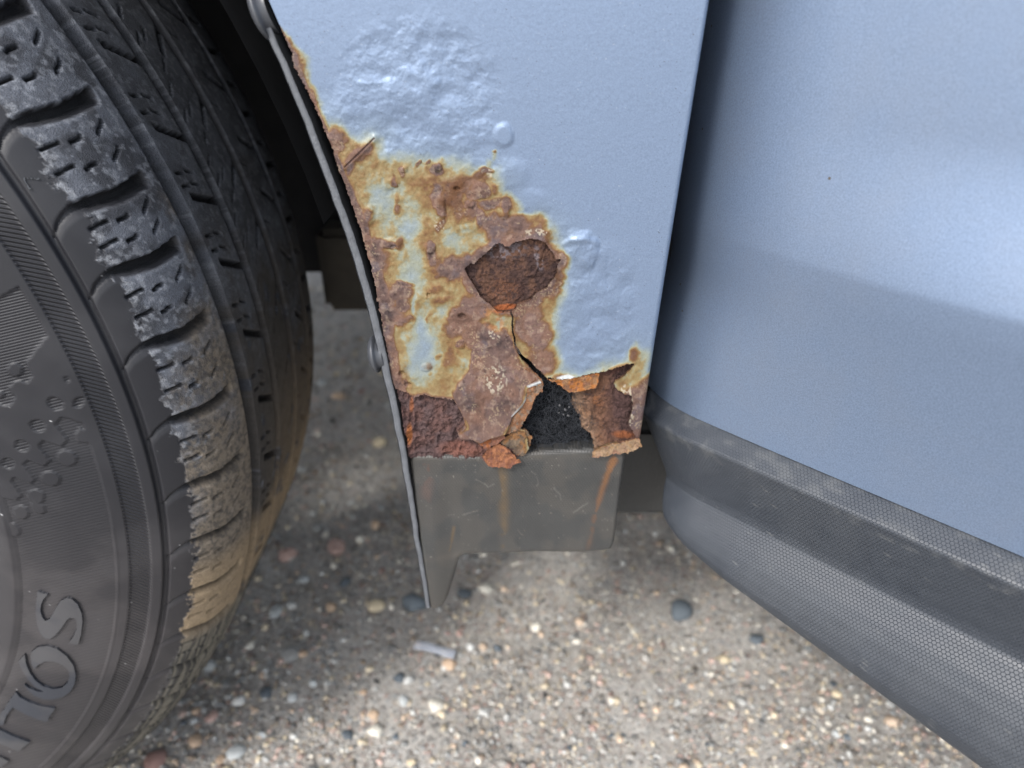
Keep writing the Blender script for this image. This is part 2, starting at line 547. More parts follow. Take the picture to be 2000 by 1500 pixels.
PAL = {'pink': (182, 154, 146), 'white': (214, 210, 200), 'pale': (178, 182, 184), 'slate': (92, 100, 108), 'orange': (188, 164, 142),
       'cream': (200, 186, 160), 'grey': (138, 138, 138), 'mauve': (140, 112, 106), 'tan': (170, 158, 142), 'dark': (70, 70, 72), 'brown': (120, 100, 84)}
BIG = [(656, 1067, 22, 16, 'pink'), (562, 1081, 20, 16, 'pink'), (703, 1050, 10, 10, 'white'), (592, 1126, 11, 9, 'pale'), (671, 1133, 12, 10, 'slate'),
       (733, 1021, 11, 10, 'orange'), (538, 1192, 14, 14, 'pale'), (647, 1181, 12, 11, 'orange'), (736, 1180, 17, 14, 'cream'), (808, 1177, 23, 28, 'slate'),
       (949, 1147, 14, 18, 'white'), (907, 1156, 15, 13, 'slate'), (565, 1276, 20, 17, 'grey'), (590, 1274, 10, 10, 'orange'), (517, 1349, 14, 13, 'slate'),
       (569, 1357, 12, 10, 'pale'), (877, 1295, 14, 13, 'orange'), (850, 1373, 20, 14, 'white'), (733, 1423, 17, 15, 'white'), (677, 1429, 14, 13, 'slate'),
       (728, 1393, 12, 11, 'orange'), (787, 1364, 12, 11, 'pale'), (610, 1330, 8, 12, 'pale'), (778, 1321, 14, 12, 'slate'), (412, 1396, 14, 12, 'pink'),
       (409, 1297, 15, 13, 'pale'), (458, 1465, 20, 15, 'pale'), (301, 1479, 22, 20, 'mauve'), (381, 1440, 15, 11, 'orange'), (1330, 1193, 24, 28, 'slate'),
       (1479, 1244, 15, 13, 'slate'), (1415, 1285, 12, 10, 'cream'), (1311, 1067, 9, 8, 'white'), (742, 862, 16, 13, 'cream'), (660, 770, 16, 9, 'orange'),
       (630, 745, 12, 9, 'pale'), (1046, 1220, 11, 10, 'white'), (1310, 1012, 10, 8, 'pink'), (430, 1480, 12, 9, 'orange'), (620, 1028, 13, 11, 'grey')]
LOOSE = {0: 'largest pink pebble on the ground between tyre and trim', 9: 'large dark slate pebble right beside the tip of the trim fin', 10: 'chalk white pebble just right of the trim fin',
         29: 'dark rounded slate pebble alone near the grained cladding', 17: 'flat white oval pebble below the clear plastic strip', 16: 'rounded orange pebble touching the clear plastic strip',
         12: 'angular grey pebble with orange neighbour on gravel right of the tyre', 26: 'flat pale oblong pebble at bottom edge near tyre contact'}
r2 = np.random.RandomState(11)
taken = []
def put_stone(p, rx, ry, rz, col, k, parent, label=None):
    me = stone_meshes[k % 8]
    o = bpy.data.objects.new('pebble' if label else 'stone', me)
    o.location = (p[0], p[1], p[2])
    o.scale = (rx, ry, rz)
    o.rotation_euler = (r2.uniform(-.3, .3), r2.uniform(-.3, .3), r2.uniform(0, 6.28))
    o.color = tuple(np.clip(col, 0, 1)) + (1,)
    link(o, parent)
    if label:
        o['label'] = label; o['category'] = 'pebble'; o['group'] = 'loose pebbles on the ground'
    return o
for i, (u, v, ru, rv, c) in enumerate(BIG):
    p = on_z(np.array(u), np.array(v), 0.004)
    dep = (p - CAM) @ FWD
    rx = ru * dep / FPX * 1.1
    ry = rv * dep / FPX * 1.15
    col = albg(*PAL[c]) * (0.9 + 0.2 * r2.rand())
    put_stone((p[0], p[1], ry * 0.18), rx, (rx + ry) / 2, ry * 0.75, col, i, None if i in LOOSE else G, LOOSE.get(i))
    taken.append((p[0], p[1], rx))
names = list(PAL)
wts = np.array([.07, .08, .18, .14, .06, .10, .2, .05, .08, .05, .05]); wts /= wts.sum()
cnt = 0
while cnt < 258:
    u, v = r2.uniform(250, 1800), r2.uniform(620, 1500)
    p = on_z(np.array(u), np.array(v), 0.0)
    rad = 0.0032 * np.exp(r2.normal() * 0.3) * (1.0 if u < 1000 else 0.8)
    if p[1] > 1.3 or any((p[0] - a) ** 2 + (p[1] - b) ** 2 < (rad + c) ** 2 for a, b, c in taken): continue
    taken.append((p[0], p[1], rad))
    put_stone((p[0], p[1], rad * .15), rad * r2.uniform(.8, 1.35), rad * r2.uniform(.8, 1.2), rad * r2.uniform(.5, .8),
              albg(*PAL[names[r2.choice(len(names), p=wts)]]) * r2.uniform(.75, 1.25), r2.randint(8), G)
    cnt += 1

def gravel():
    Vs, Fs, Cs = [], [], []; base = 0
    lumps = [lump(1, 70 + k) for k in range(8)]
    N = 34000
    n = 0
    pal = np.array([albg(*PAL[k]) for k in names]) * .68 + albg(168, 160, 150) * .32
    while n < N:
        u, v = r2.uniform(180, 1960), r2.uniform(560, 1530)
        p = on_z(np.array(u), np.array(v), 0.0)
        if p[1] > 1.8: continue
        rad = 0.00125 * np.exp(r2.normal() * 0.45) * min(max(math.hypot(p[1] + .27, .5) / .72, 1), 2.2)
        W, F = lumps[r2.randint(8)]
        a = r2.uniform(0, 6.28); c, s = math.cos(a), math.sin(a)
        S = rad * np.array([r2.uniform(.8, 1.4), r2.uniform(.7, 1.2), r2.uniform(.5, .9)])
        Q = W * S
        Q = np.c_[Q[:, 0] * c - Q[:, 1] * s, Q[:, 0] * s + Q[:, 1] * c, Q[:, 2]] + [p[0], p[1], rad * .3]
        Vs.append(Q); Fs.append(F + base); base += len(Q)
        Cs.append(np.repeat((pal[r2.choice(len(names), p=wts)] * r2.uniform(.7, 1.3))[None], len(Q), 0))
        n += 1
    me = mesh_from('gravel', np.concatenate(Vs), np.zeros((0, 4)), {'Col': np.concatenate(Cs)}, F3=np.concatenate(Fs))
    me.materials.append(M_STONES)
    o = link(bpy.data.objects.new('gravel', me), G)
    o['kind'] = 'stuff'
gravel()

# ------------------------------------------------------------------ the car
car = bpy.data.objects.new('car', None); link(car)
car['label'] = 'blue silver car with a rusted through front fender corner, black tyre and open door'
car['category'] = 'car'

# ---- front fender -----------------------------------------------------------------------------
zA = lambda x, y: (600 + x / 6.667, 220 + y / 6.667)
z6 = lambda pts: [(700 + x / 3.077, 550 + y / 3.077) for x, y in pts]
zF = lambda pts: [(960 + x / 5.556, 640 + y / 5.556) for x, y in pts]
zD = lambda pts: [(870 + x / 6.667, 440 + y / 6.667) for x, y in pts]

EDGE = np.array([(512, -60), (530, 0), (543, 30), (556, 60), (574, 105), (577, 125), (590, 150), (612, 195), (632, 240), (650, 285), (668, 340), (688, 395),
                 (706, 450), (722, 510), (733, 555), (737, 590), (743, 615), (747, 650), (757, 690), (764, 740), (774, 765), (783, 800), (790, 850), (797, 905)], float)
def edgeL(v): return np.interp(v, EDGE[:, 1], EDGE[:, 0])
def edgeR(v): return 1383.0 - 0.1535 * v

CRATER = zD([(250, 560), (330, 490), (385, 488), (450, 420), (540, 340), (640, 240), (700, 225), (745, 235), (760, 262), (830, 258), (900, 212), (1000, 185), (1045, 180), (1050, 170), (1130, 160),
             (1220, 180), (1295, 210), (1340, 290), (1400, 355), (1430, 430), (1500, 435), (1455, 480), (1450, 590), (1405, 680), (1330, 760), (1320, 795), (1185, 860), (1110, 950), (1010, 985),
             (940, 1010), (905, 1080), (800, 1115), (690, 1115), (640, 1070), (560, 1000), (480, 930), (420, 850), (360, 740), (295, 650)])
LLX = z6([(215, 640), (300, 672), (340, 690), (400, 678), (440, 692), (570, 705), (600, 740), (632, 800), (642, 850), (600, 895), (615, 930), (690, 937), (730, 960), (800, 925), (880, 903),
          (930, 880), (1000, 900), (1000, 1040), (980, 1180), (190, 1180)])
HOLE = z6([(1108, 582), (1150, 575), (1195, 612), (1245, 655), (1292, 690), (1282, 760), (1300, 800), (1332, 835), (1340, 900), (1365, 925), (1400, 940), (1422, 975), (1415, 1010), (1380, 1180),
           (950, 1180), (1000, 1040), (1030, 990), (1045, 930), (1000, 885), (975, 880), (1000, 830), (1040, 760), (1060, 690), (1100, 660)])
REX = z6([(1108, 580), (1150, 577), (1195, 590), (1230, 588), (1300, 575), (1400, 553), (1480, 540), (1580, 505), (1662, 488), (1600, 555), (1530, 598), (1545, 630), (1560, 650), (1600, 675), (1640, 682), (1648, 760),
          (1620, 850), (1640, 890), (1668, 938), (1620, 955), (1560, 962), (1440, 990), (1400, 1020), (1380, 1180), (1000, 1180), (1030, 1000), (1000, 880), (1045, 760), (1105, 660)])
CRACK = zD([(740, 955), (800, 1010), (850, 1080), (858, 1140), (876, 1180), (868, 1290), (880, 1400), (900, 1480)]) + zF([(245, 130), (262, 200), (300, 280), (345, 335), (400, 380), (470, 450), (540, 530), (570, 560)])
FLAKE = z6([(640, 560), (700, 400), (760, 330), (850, 300), (905, 350), (950, 440), (965, 480), (1075, 555), (1105, 603), (1020, 640), (1000, 720), (960, 770), (930, 800), (905, 870), (885, 905), (800, 925), (730, 958),
            (690, 937), (615, 932), (598, 900), (640, 850), (630, 800), (600, 740), (573, 690), (565, 650)])
RZONE = [(600, 190), (640, 240), (668, 245), (690, 262), (742, 262), (748, 300), (800, 305), (880, 312), (930, 338), (965, 330), (978, 360), (982, 388), (1015, 425), (1060, 430), (1088, 448), (1098, 480), (1102, 530), (1090, 600),
         (1078, 660), (1085, 700), (1125, 732), (1190, 722), (1245, 676), (1268, 690), (1262, 880), (1150, 910), (780, 915), (700, 640), (640, 420)]

BLOBS = [(657, 266, 26, 24, 0, .85), (660, 285, 18, 22, 0, .75), (705, 296, 38, 14, -44, .9), (707, 300, 48, 28, -44, .55), (690, 345, 45, 60, 0, .46), (715, 375, 40, 45, 0, .42), (745, 345, 40, 30, 0, .34),
 (790, 330, 10, 10, 0, .85), (792, 335, 24, 20, 0, .5), (820, 317, 7, 7, 0, .75), (838, 313, 5, 5, 0, .7), (856, 324, 11, 10, 0, .97), (852, 325, 28, 22, 0, .52), (768, 354, 9, 11, 0, .85), (765, 345, 8, 20, 0, .62),
 (773, 380, 10, 25, 0, .55), (778, 405, 17, 19, 0, .74), (775, 385, 12, 20, 0, .6), (812, 330, 60, 22, 0, .46), (830, 350, 60, 25, 0, .52), (815, 365, 50, 25, 0, .46), (722, 420, 14, 22, 0, .85), (705, 425, 22, 25, 0, .7),
 (690, 400, 20, 30, 0, .55), (951, 336, 14, 12, 0, .9), (940, 345, 25, 12, 0, .68), (955, 318, 7, 14, 0, .42), (961, 290, 5, 5, 0, .64), (961, 298, 5, 12, 0, .46), (870, 352, 22, 12, 0, .56), (893, 368, 34, 28, 0, .75),
 (885, 392, 34, 30, 0, .7), (860, 372, 12, 24, 0, .85), (858, 402, 14, 30, 0, .9), (915, 355, 32, 16, 0, .62), (935, 372, 24, 22, 0, .88), (962, 372, 14, 22, 0, .62), (919, 396, 11, 10, 0, .92), (920, 396, 22, 20, 0, .75),
 (955, 402, 28, 14, 0, .8), (985, 407, 16, 18, 0, .88), (990, 405, 24, 26, 0, .52), (922, 415, 32, 16, 0, .68), (905, 425, 42, 20, 0, .57), (860, 440, 14, 22, 0, .66), (945, 430, 17, 27, 0, .75), (975, 450, 42, 42, 0, .88),
 (1010, 440, 50, 25, 0, .85), (1045, 452, 35, 22, 0, .76), (1066, 475, 25, 32, 0, .76), (700, 470, 30, 42, 0, .85), (765, 475, 24, 15, 0, .95), (785, 470, 9, 17, 0, .7), (740, 475, 42, 24, 0, .85), (735, 512, 42, 36, 0, .86),
 (710, 540, 26, 32, 0, .82), (840, 482, 15, 15, 0, .9), (845, 500, 15, 24, 0, .62), (790, 552, 20, 10, 0, .95), (775, 570, 36, 24, 0, .8), (785, 590, 20, 15, 0, .85), (758, 588, 26, 20, 0, .72), (758, 618, 44, 30, 0, .9),
 (795, 620, 26, 12, 0, .7), (865, 530, 24, 19, 0, .85), (848, 528, 20, 30, 0, .56), (850, 560, 42, 9, 0, .55), (860, 580, 42, 18, 0, .6), (892, 525, 32, 32, 0, .8), (885, 585, 15, 9, 0, .5), (842, 615, 4, 20, 0, .6),
 (902, 620, 30, 28, 0, .95), (925, 600, 32, 42, 0, .87), (930, 545, 26, 32, 0, .84), (1030, 620, 34, 55, 0, .84), (1045, 655, 36, 55, 0, .8), (1058, 705, 42, 35, 0, .78), (1075, 560, 17, 42, 0, .7), (832, 716, 12, 11, 0, .8),
 (838, 730, 10, 9, 0, .65), (855, 696, 9, 10, 0, .7), (785, 730, 13, 11, 0, .8), (795, 750, 11, 9, 0, .9), (900, 676, 9, 8, 0, .92), (895, 640, 30, 30, 0, .8), (930, 660, 40, 40, 0, .86), (1240, 690, 15, 20, 0, .72), (1252, 720, 22, 40, 0, .46),
 (1100, 735, 40, 14, 0, .62), (585, 115, 12, 40, -28, .82), (572, 85, 8, 25, -28, .66), (606, 160, 10, 50, -25, .5), (612, 190, 7, 40, -25, .7), (880, 700, 26, 40, 0, .6), (690, 330, 10, 10, 0, .6), (688, 325, 8, 16, 0, .7)]
PALE = [(805, 520, 26, 36, 0, .55), (815, 545, 18, 24, 0, .4), (830, 662, 26, 48, 0, .6), (828, 630, 14, 30, 0, .5), (745, 385, 24, 28, 0, .5), (808, 442, 18, 26, 0, .5), (886, 470, 22, 24, 0, .3), (868, 605, 16, 12, 0, .4), (820, 705, 46, 46, 0, .62), (800, 480, 16, 20, 0, .2),
        (808, 590, 5, 26, 0, .5), (875, 330, 20, 10, 0, .1)]
DOMES = [(815, 165, 74, 48, -20, 1.5), (790, 205, 80, 45, 10, .9), (860, 210, 45, 55, 10, .7), (735, 215, 42, 45, 0, .7), (670, 215, 38, 30, 0, .5), (690, 180, 40, 40, 0, .35), (983, 262, 22, 26, 0, 1.1), (935, 255, 40, 26, 0, .6), (900, 280, 40, 22, 0, .6), (1000, 345, 45, 40, -30, .8), (1040, 395, 50, 32, 20, .6),
         (1140, 490, 38, 40, 0, 2.2), (1130, 462, 40, 16, 0, .6), (1150, 585, 60, 60, 0, .9), (1175, 660, 65, 45, 0, .7), (1110, 640, 40, 60, 0, .5), (1150, 705, 60, 20, 0, .9), (657, 266, 20, 17, 0, .9), (790, 330, 9, 8, 0, .6), (856, 324, 9, 8, 0, .7), (764, 357, 17, 14, 0, .6),
         (919, 396, 9, 9, 0, 1.0), (984, 409, 16, 18, 0, 1.0), (861, 402, 11, 30, 0, .9), (722, 420, 13, 22, 0, .9), (765, 474, 22, 12, 0, 1.2), (840, 483, 13, 13, 0, 1.0), (832, 718, 11, 9, 0, .7), (900, 676, 8, 6, 0, .7), (880, 360, 32, 24, 0, .6), (935, 370, 25, 22, 0, .7),
         (845, 350, 20, 14, 0, .5), (870, 520, 40, 30, 0, .8), (850, 585, 50, 16, 0, .5), (775, 570, 30, 24, 0, .7), (950, 372, 30, 22, 0, .4), (1050, 660, 35, 60, 0, .6)]
PITS = [(902, 618, 9, 6, 0, 1.6), (893, 366, 7, 5, 0, 1.2), (786, 730, 7, 6, 0, 1.2), (796, 750, 7, 5, 0, 1.2), (838, 574, 5, 4, 0, .9), (769, 480, 6, 4, 0, .8)]

RUST = [(0.0, PAINT), (0.10, PAINT * [1.0, .99, .93]), (0.22, alb(172, 186, 190) * .76), (0.37, alb(180, 182, 158) * .76), (0.45, alb(172, 150, 102) * .86), (0.54, alb(152, 118, 72) * .92), (0.62, alb(136, 94, 58) * .88), (0.74, alb(136, 104, 90) * .85), (0.9, alb(120, 92, 84) * .8), (1.0, alb(80, 60, 58) * .8)]

def rust_level(U, V):
    w1 = (fbm(U, V, 38, 21, 4) - .5); w2 = (fbm(U, V, 38, 33, 4) - .5)
    X = U + w1 * 34; Y = V + w2 * 34
    zone = sdf(RZONE, X, Y)
    L = 0.36 * (1 - sstep(-22, 22, zone)) + 0.1 * (1 - sstep(-5, 60, zone))
    for (u, v, ru, rv, a, lev) in BLOBS:
        d = ell(X, Y, u, v, ru, rv, a)
        L = np.maximum(L, lev * (1 - sstep(.2, 1.6, d)) ** .9)
    for (u, v, ru, rv, a, lev) in PALE:
        d = ell(X, Y, u, v, ru, rv, a)
        L = L - lev * (1 - sstep(.15, 1.5, d)) * np.clip(L - .12, 0, 1) * 1.1
    el = U - edgeL(V)                                           # distance in from the wheel arch edge
    wid = np.interp(V, [-60, 40, 70, 110, 170, 240, 330, 450, 560, 620, 700, 780], [0, 0, 4, 24, 12, 10, 18, 34, 40, 46, 34, 30]) * (0.7 + .6 * fbm(U, V, 30, 5))
    L = np.maximum(L, .86 * (1 - sstep(.35, 1.0, el / np.maximum(wid, .01))) * (wid > 1))
    L = np.maximum(L, .5 * (1 - sstep(.8, 1.7, el / np.maximum(wid, .01))) * (wid > 1))
    ds = sdf(CRATER, X, Y); L = np.maximum(L, .88 * (1 - sstep(4, 34, ds)))
    df = sdf(FLAKE, X, Y); L = np.maximum(L, .87 * (1 - sstep(-6, 14, df)))
    dl = sdf(LLX, U, V); L = np.maximum(L, .66 * (1 - sstep(0, 16, dl)))
    dr = sdf(REX, U, V)
    strip = sstep(1195, 1212, U) * sstep(728, 775, V + (U - 1230) * .5)
    L = np.maximum(L, .86 * strip)
    L = np.maximum(L, .52 * (1 - sstep(0, 13, dr)) * (1 - .8 * np.exp(-((U - 1110) / 45) ** 2) - .5 * np.exp(-((U - 1165) / 25) ** 2)))
    L = np.maximum(L, .6 * (1 - sstep(0, 20, np.hypot(U - 1240, (V - 690) * .8))))
    n = (fbm(U, V, 16, 50, 5) - .5)
    n2 = fbm(U, V, 60, 77, 4) - .5
    act = sstep(.06, .4, L)
    L = L + (n * .26 + n2 * .32 + (fbm(U, V, 6, 60, 3) - .5) * .12) * act
    return np.clip(L, 0, 1)

def height_mm(U, V, L):
    w1 = (fbm(U, V, 30, 121, 4) - .5) * 22; w2 = (fbm(U, V, 30, 133, 4) - .5) * 22
    H = np.zeros(U.shape)
    for (u, v, ru, rv, a, h) in DOMES:
        h = h * (.62 if ru > 18 else .9)
        k = 1.0 if ru > 25 else .35
        d = ell(U + w1 * k, V + w2 * k, u, v, ru, rv, a)
        H = H + h * (1 - sstep(.3 if ru > 25 else .5, 1.08, d)) * (.8 if ru > 25 else .9)
    for (u, v, ru, rv, a, h) in PITS:
        d = ell(U + w1 * .3, V + w2 * .3, u, v, ru, rv, a)
        H = H - h * (1 - sstep(.5, 1.1, d))
    rz = sdf(RZONE, U, V)
    bl = (1 - sstep(0, 60, ell(U, V, 815, 190, 1, 1) - 130)) + (1 - sstep(-10, 60, rz)) + (1 - sstep(.8, 1.2, ell(U, V, 1150, 600, 95, 140)))
    bl = np.clip(bl, 0, 1)
    cr_ = ridged(U, V, 46, 200, 4); c2 = fbm(U, V, 20, 210, 4)
    H = H + bl * ((cr_ - .6) * .5 + (c2 - .5) * .5 + (fbm(U, V, 80, 215, 3) - .5) * 1.2)
    H = H + L * ((fbm(U, V, 9, 220, 4) - .5) * .45 + (ridged(U, V, 14, 230, 3) - .6) * .28)
    # raised split across the blister near the arch
    dk, _ = pdist([(677, 323), (704, 297), (733, 268)], U, V)
    H = H + .9 * np.exp(-(dk / 7) ** 2) - .8 * np.exp(-(dk / 1.6) ** 2)
    dcr, _ = pdist([(1100, 475), (1115, 466), (1140, 463), (1160, 470)], U, V)
    H = H + .5 * np.exp(-(dcr / 6) ** 2)
    return H

def fender():
    nv, nu = 640, 560
    v = np.linspace(-50, 912, nv)[:, None]; t = np.linspace(0, 1, nu)[None]
    eL = edgeL(v) - 7
    V = v + 0 * t
    U = eL + (edgeR(v) - eL) * t
    L = rust_level(U, V)
    H = height_mm(U, V, L)
    dF = sdf(FLAKE, U, V); dC = sdf(CRATER, U + (fbm(U, V, 8, 9) - .5) * 3, V + (fbm(U, V, 8, 19) - .5) * 3)
    jit = lambda s, a: (fbm(U, V, s, 300, 3) - .5) * a
    dL = sdf(LLX, U, V) + jit(6, 5); dR = sdf(REX, U, V) + jit(6, 4); dH = sdf(HOLE, U, V)
    dK, pk = pdist(CRACK, U + jit(7, 3), V + jit(9, 3))
    # the big loose flake lifts away towards its lower edge
    H = H + (1 - sstep(-3, 3, dF)) * np.clip((V - 680) / 170, 0, 1) ** 1.2 * 3.2
    H = H + .45 * np.exp(-np.maximum(dC, 0) / 7) + .6 * np.exp(-np.maximum(dR, 0) / 9)
    H = H + .5 * np.exp(-np.maximum(dL, 0) / 8)
    H = H + .5 * np.exp(-(dK / 6) ** 2) * (pk > .05)
    P = on_y(U, V, 0.0)
    # the sheet is slightly crowned and rolls back at its rear edge
    dist_r = (edgeR(V) - U)                       # px from the rear edge
    roll = np.clip(1 - dist_r / 11.0, 0, 1)
    H = H * sstep(0, 22, dist_r)
    P[..., 1] += -H * 0.001 + 0.0022 * (1 - np.sqrt(np.clip(1 - roll ** 2, 0, 1)))
    P[..., 1] += -0.012 * ((P[..., 2] - 0.32) / 0.2) * sstep(.32, .5, P[..., 2]) * 0.3
    # colours
    C = ramp(L, RUST)
    n1 = fbm(U, V, 26, 400, 5); n2 = fbm(U, V, 9, 410, 4); n3 = fbm(U, V, 70, 420, 3)
    deep = sstep(.62, .8, L)
    C = mixc(C, alb(118, 106, 112) * .85, deep * sstep(.5, .66, n1) * .55)
    C = mixc(C, alb(150, 106, 80), deep * sstep(.52, .68, n3) * .4)
    C = mixc(C, alb(170, 146, 126), deep * sstep(.56, .70, n2) * .35)
    C = C * (1 + (n2 - .5)[..., None] * .35 * sstep(.2, .6, L)[..., None])
    # crumbs of cream corrosion and paint
    cr1 = sstep(.66, .72, vnoise(U / 2.6, V / 2.6, 500)) * sstep(.55, .68, fbm(U, V, 22, 510, 3)) * sstep(.55, .7, L)
    C = mixc(C, alb(200, 176, 140), cr1 * .4)
    for (u, v_, ru, rv, th) in [(968, 738, 26, 32, .60), (952, 336, 14, 10, .55), (1050, 452, 30, 8, .6), (858, 440, 12, 22, .6), (965, 652, 16, 12, .58), (1222, 762, 14, 14, .6), (1232, 805, 6, 40, .6)]:
        m = (1 - sstep(.6, 1.1, ell(U, V, u, v_, ru, rv))) * sstep(th, th + .08, vnoise(U / 3.4, V / 3.4, 520))
        C = mixc(C, alb(206, 192, 168), m * .75)
    # white torn paint lips
    for poly in ([(1088, 737), (1110, 731), (1125, 737), (1108, 743)], [(1030, 752), (1058, 741), (1061, 744), (1036, 757)], [(1000, 808), (1022, 785), (1035, 757), (1030, 775), (1012, 805)]):
        C = mixc(C, alb(226, 228, 226) * .95, 1 - sstep(-1, 2.5, sdf(poly, U, V)))
    for (u, v_, ru, rv, a_) in [(893, 368, 34, 24, .8), (880, 396, 30, 24, .75), (942, 345, 22, 10, .7), (1074, 478, 14, 30, .6), (786, 470, 9, 18, .6), (1242, 688, 12, 16, .7), (1085, 545, 8, 40, .6), (832, 716, 11, 10, .8), (700, 308, 30, 8, .4), (790, 735, 14, 26, .4), (900, 355, 50, 12, .4)]:
        m = (1 - sstep(.3, 1.15, ell(U + (n1 - .5) * 30, V + (n3 - .5) * 30, u, v_, ru, rv))) * a_ * (.5 + n2)
        C = mixc(C, alb(108, 68, 36), np.clip(m * 1.15, 0, 1))
    # dark pin pits and hairline edges inside the rust
    C = mixc(C, alb(74, 52, 46), sstep(.70, .80, fbm(U, V, 6, 430, 3)) * deep * .6)
    C = mixc(C, alb(92, 62, 46), np.exp(-((L - .66) / .035) ** 2) * .35 * sstep(.45, .6, n2))
    # orange flush beside the crack and under the crater
    m = (1 - sstep(.3, 1.2, ell(U + (n1 - .5) * 40, V + (n3 - .5) * 40, 968, 622, 26, 30))) * .75 * sstep(.38, .58, n2)
    C = mixc(C, alb(180, 122, 74), m)
    m = (1 - sstep(.5, 1.1, ell(U, V, 985, 603, 24, 6, -12)))
    C = mixc(C, alb(178, 98, 54), m)
    dcr2, _ = pdist([(677, 323), (704, 297), (733, 268)], U, V)
    C = mixc(C, alb(96, 66, 58), np.exp(-(dcr2 / 2.0) ** 2))
    # flecks on the sound paint
    fl = sstep(.955, .975, vnoise(U / 2.2, V / 2.2, 530)) * (fbm(U, V, 50, 540, 2) > .52)
    C = mixc(C, alb(84, 76, 66), fl * .75)
    fl2 = sstep(.972, .985, vnoise(U / 1.9, V / 1.9, 535))
    C = mixc(C, alb(225, 228, 235), fl2 * .6 * (L < .3))
    rustA = sstep(.22, .7, L)
    rgh = .40 + .28 * rustA + .06 * n2
    met = .45 * (1 - sstep(.05, .3, L))
    # what is missing
    gone = (U < edgeL(V) + jit(5, 7) * sstep(40, 120, V)) | (dC < 0) | (dL < 0) | ((dR < 0)) | (dH < 0)
    gone |= (dK < np.interp(pk, [0, .12, .3, .5, .66, .76, .86, 1], [.0, .7, 1.1, 1.2, 2.6, 4.0, 3.5, 6])) & (pk > .06)
    gone |= (V > 872 + (1251 - U) * .19 + jit(8, 6)) & (U > 1140)
    keep_flake = (dF < 1) & ~(dC < 0)
    gone &= ~(keep_flake & (dK > 1.5) & (dF < 0))
    m = ~gone
    mask = m[:-1, :-1] & m[1:, :-1] & m[:-1, 1:] & m[1:, 1:]
    fo = grid_obj('front_fender', P, M_SKIN, car, mask, {'Col': C, 'rust': rustA, 'rgh': rgh, 'met': met}, skirt=np.array([0, .0011, 0]), skirt_col=alb(120, 80, 60))
    # return flange behind the rear edge
    col = P[:, -1:, :]
    k = np.linspace(0, 1, 4)[None, :, None]
    Q = col + k * np.array([-.002, .03, 0]) + np.array([0, 0.0, 0])
    kk = Q[..., 2] > col[-40, 0, 2]
    LL = np.repeat(L[:, -1:], 4, 1)
    grid_obj('fender_flange', Q[:600], M_SKIN, fo, None, {'Col': ramp(LL, RUST)[:600], 'rust': sstep(.2, .7, LL)[:600], 'rgh': (.5 + 0 * LL)[:600], 'met': (.3 + 0 * LL)[:600]})
    # the rest of the fender above the picture, up to the bonnet
    zt = np.linspace(P[0, 0, 2] - .003, 0.86, 40)
    Ec = np.array([-0.473, .336])
    ra = np.hypot(P[0, 10, 0] - Ec[0], P[0, 10, 2] - Ec[1])
    xr = P[0, -1, 0]; slope = (P[0, -1, 0] - P[300, -1, 0]) / (P[0, -1, 2] - P[300, -1, 2])
    rows = []
    for z in zt:
        xl = Ec[0] + math.sqrt(max(ra ** 2 - (z - Ec[1]) ** 2, 0)) if z < Ec[1] + ra else -1.25
        rows.append(np.stack([np.linspace(xl, xr + slope * (z - P[0, 0, 2]), 30), np.full(30, P[0, 100, 1] + .5 * max(0, z - .62) ** 2 * 1.2), np.full(30, z)], -1))
    grid_obj('upper_fender', np.array(rows), M_PAINT, fo, skirt=np.array([0, .0012, 0]))
    return fo
FO = fender()

def rust_sheet(name, poly_keep, box, step, yfun, colfun, parent, warp=4.0, thick=.0008, seed=0, extra_gone=None, skirt_col=None, wscale=7):
    u = np.arange(box[0], box[2], step); v = np.arange(box[1], box[3], step)
    U, V = np.meshgrid(u, v)
    j1 = (fbm(U, V, wscale, 600 + seed, 3) - .5) * warp; j2 = (fbm(U, V, wscale, 640 + seed, 3) - .5) * warp
    d = sdf(poly_keep, U + j1, V + j2)
    keep = d < 0
    if extra_gone is not None: keep &= ~extra_gone(U, V)
    y = yfun(U, V, d)
    P = on_y(U, V, 0.0)
    P[..., 1] += y
    C = colfun(U, V, d)
    mask = keep[:-1, :-1] & keep[1:, :-1] & keep[:-1, 1:] & keep[1:, 1:]
    return grid_obj(name, P, M_BARE, parent, mask, {'Col': C}, skirt=np.array([0, thick, 0]), skirt_col=skirt_col)

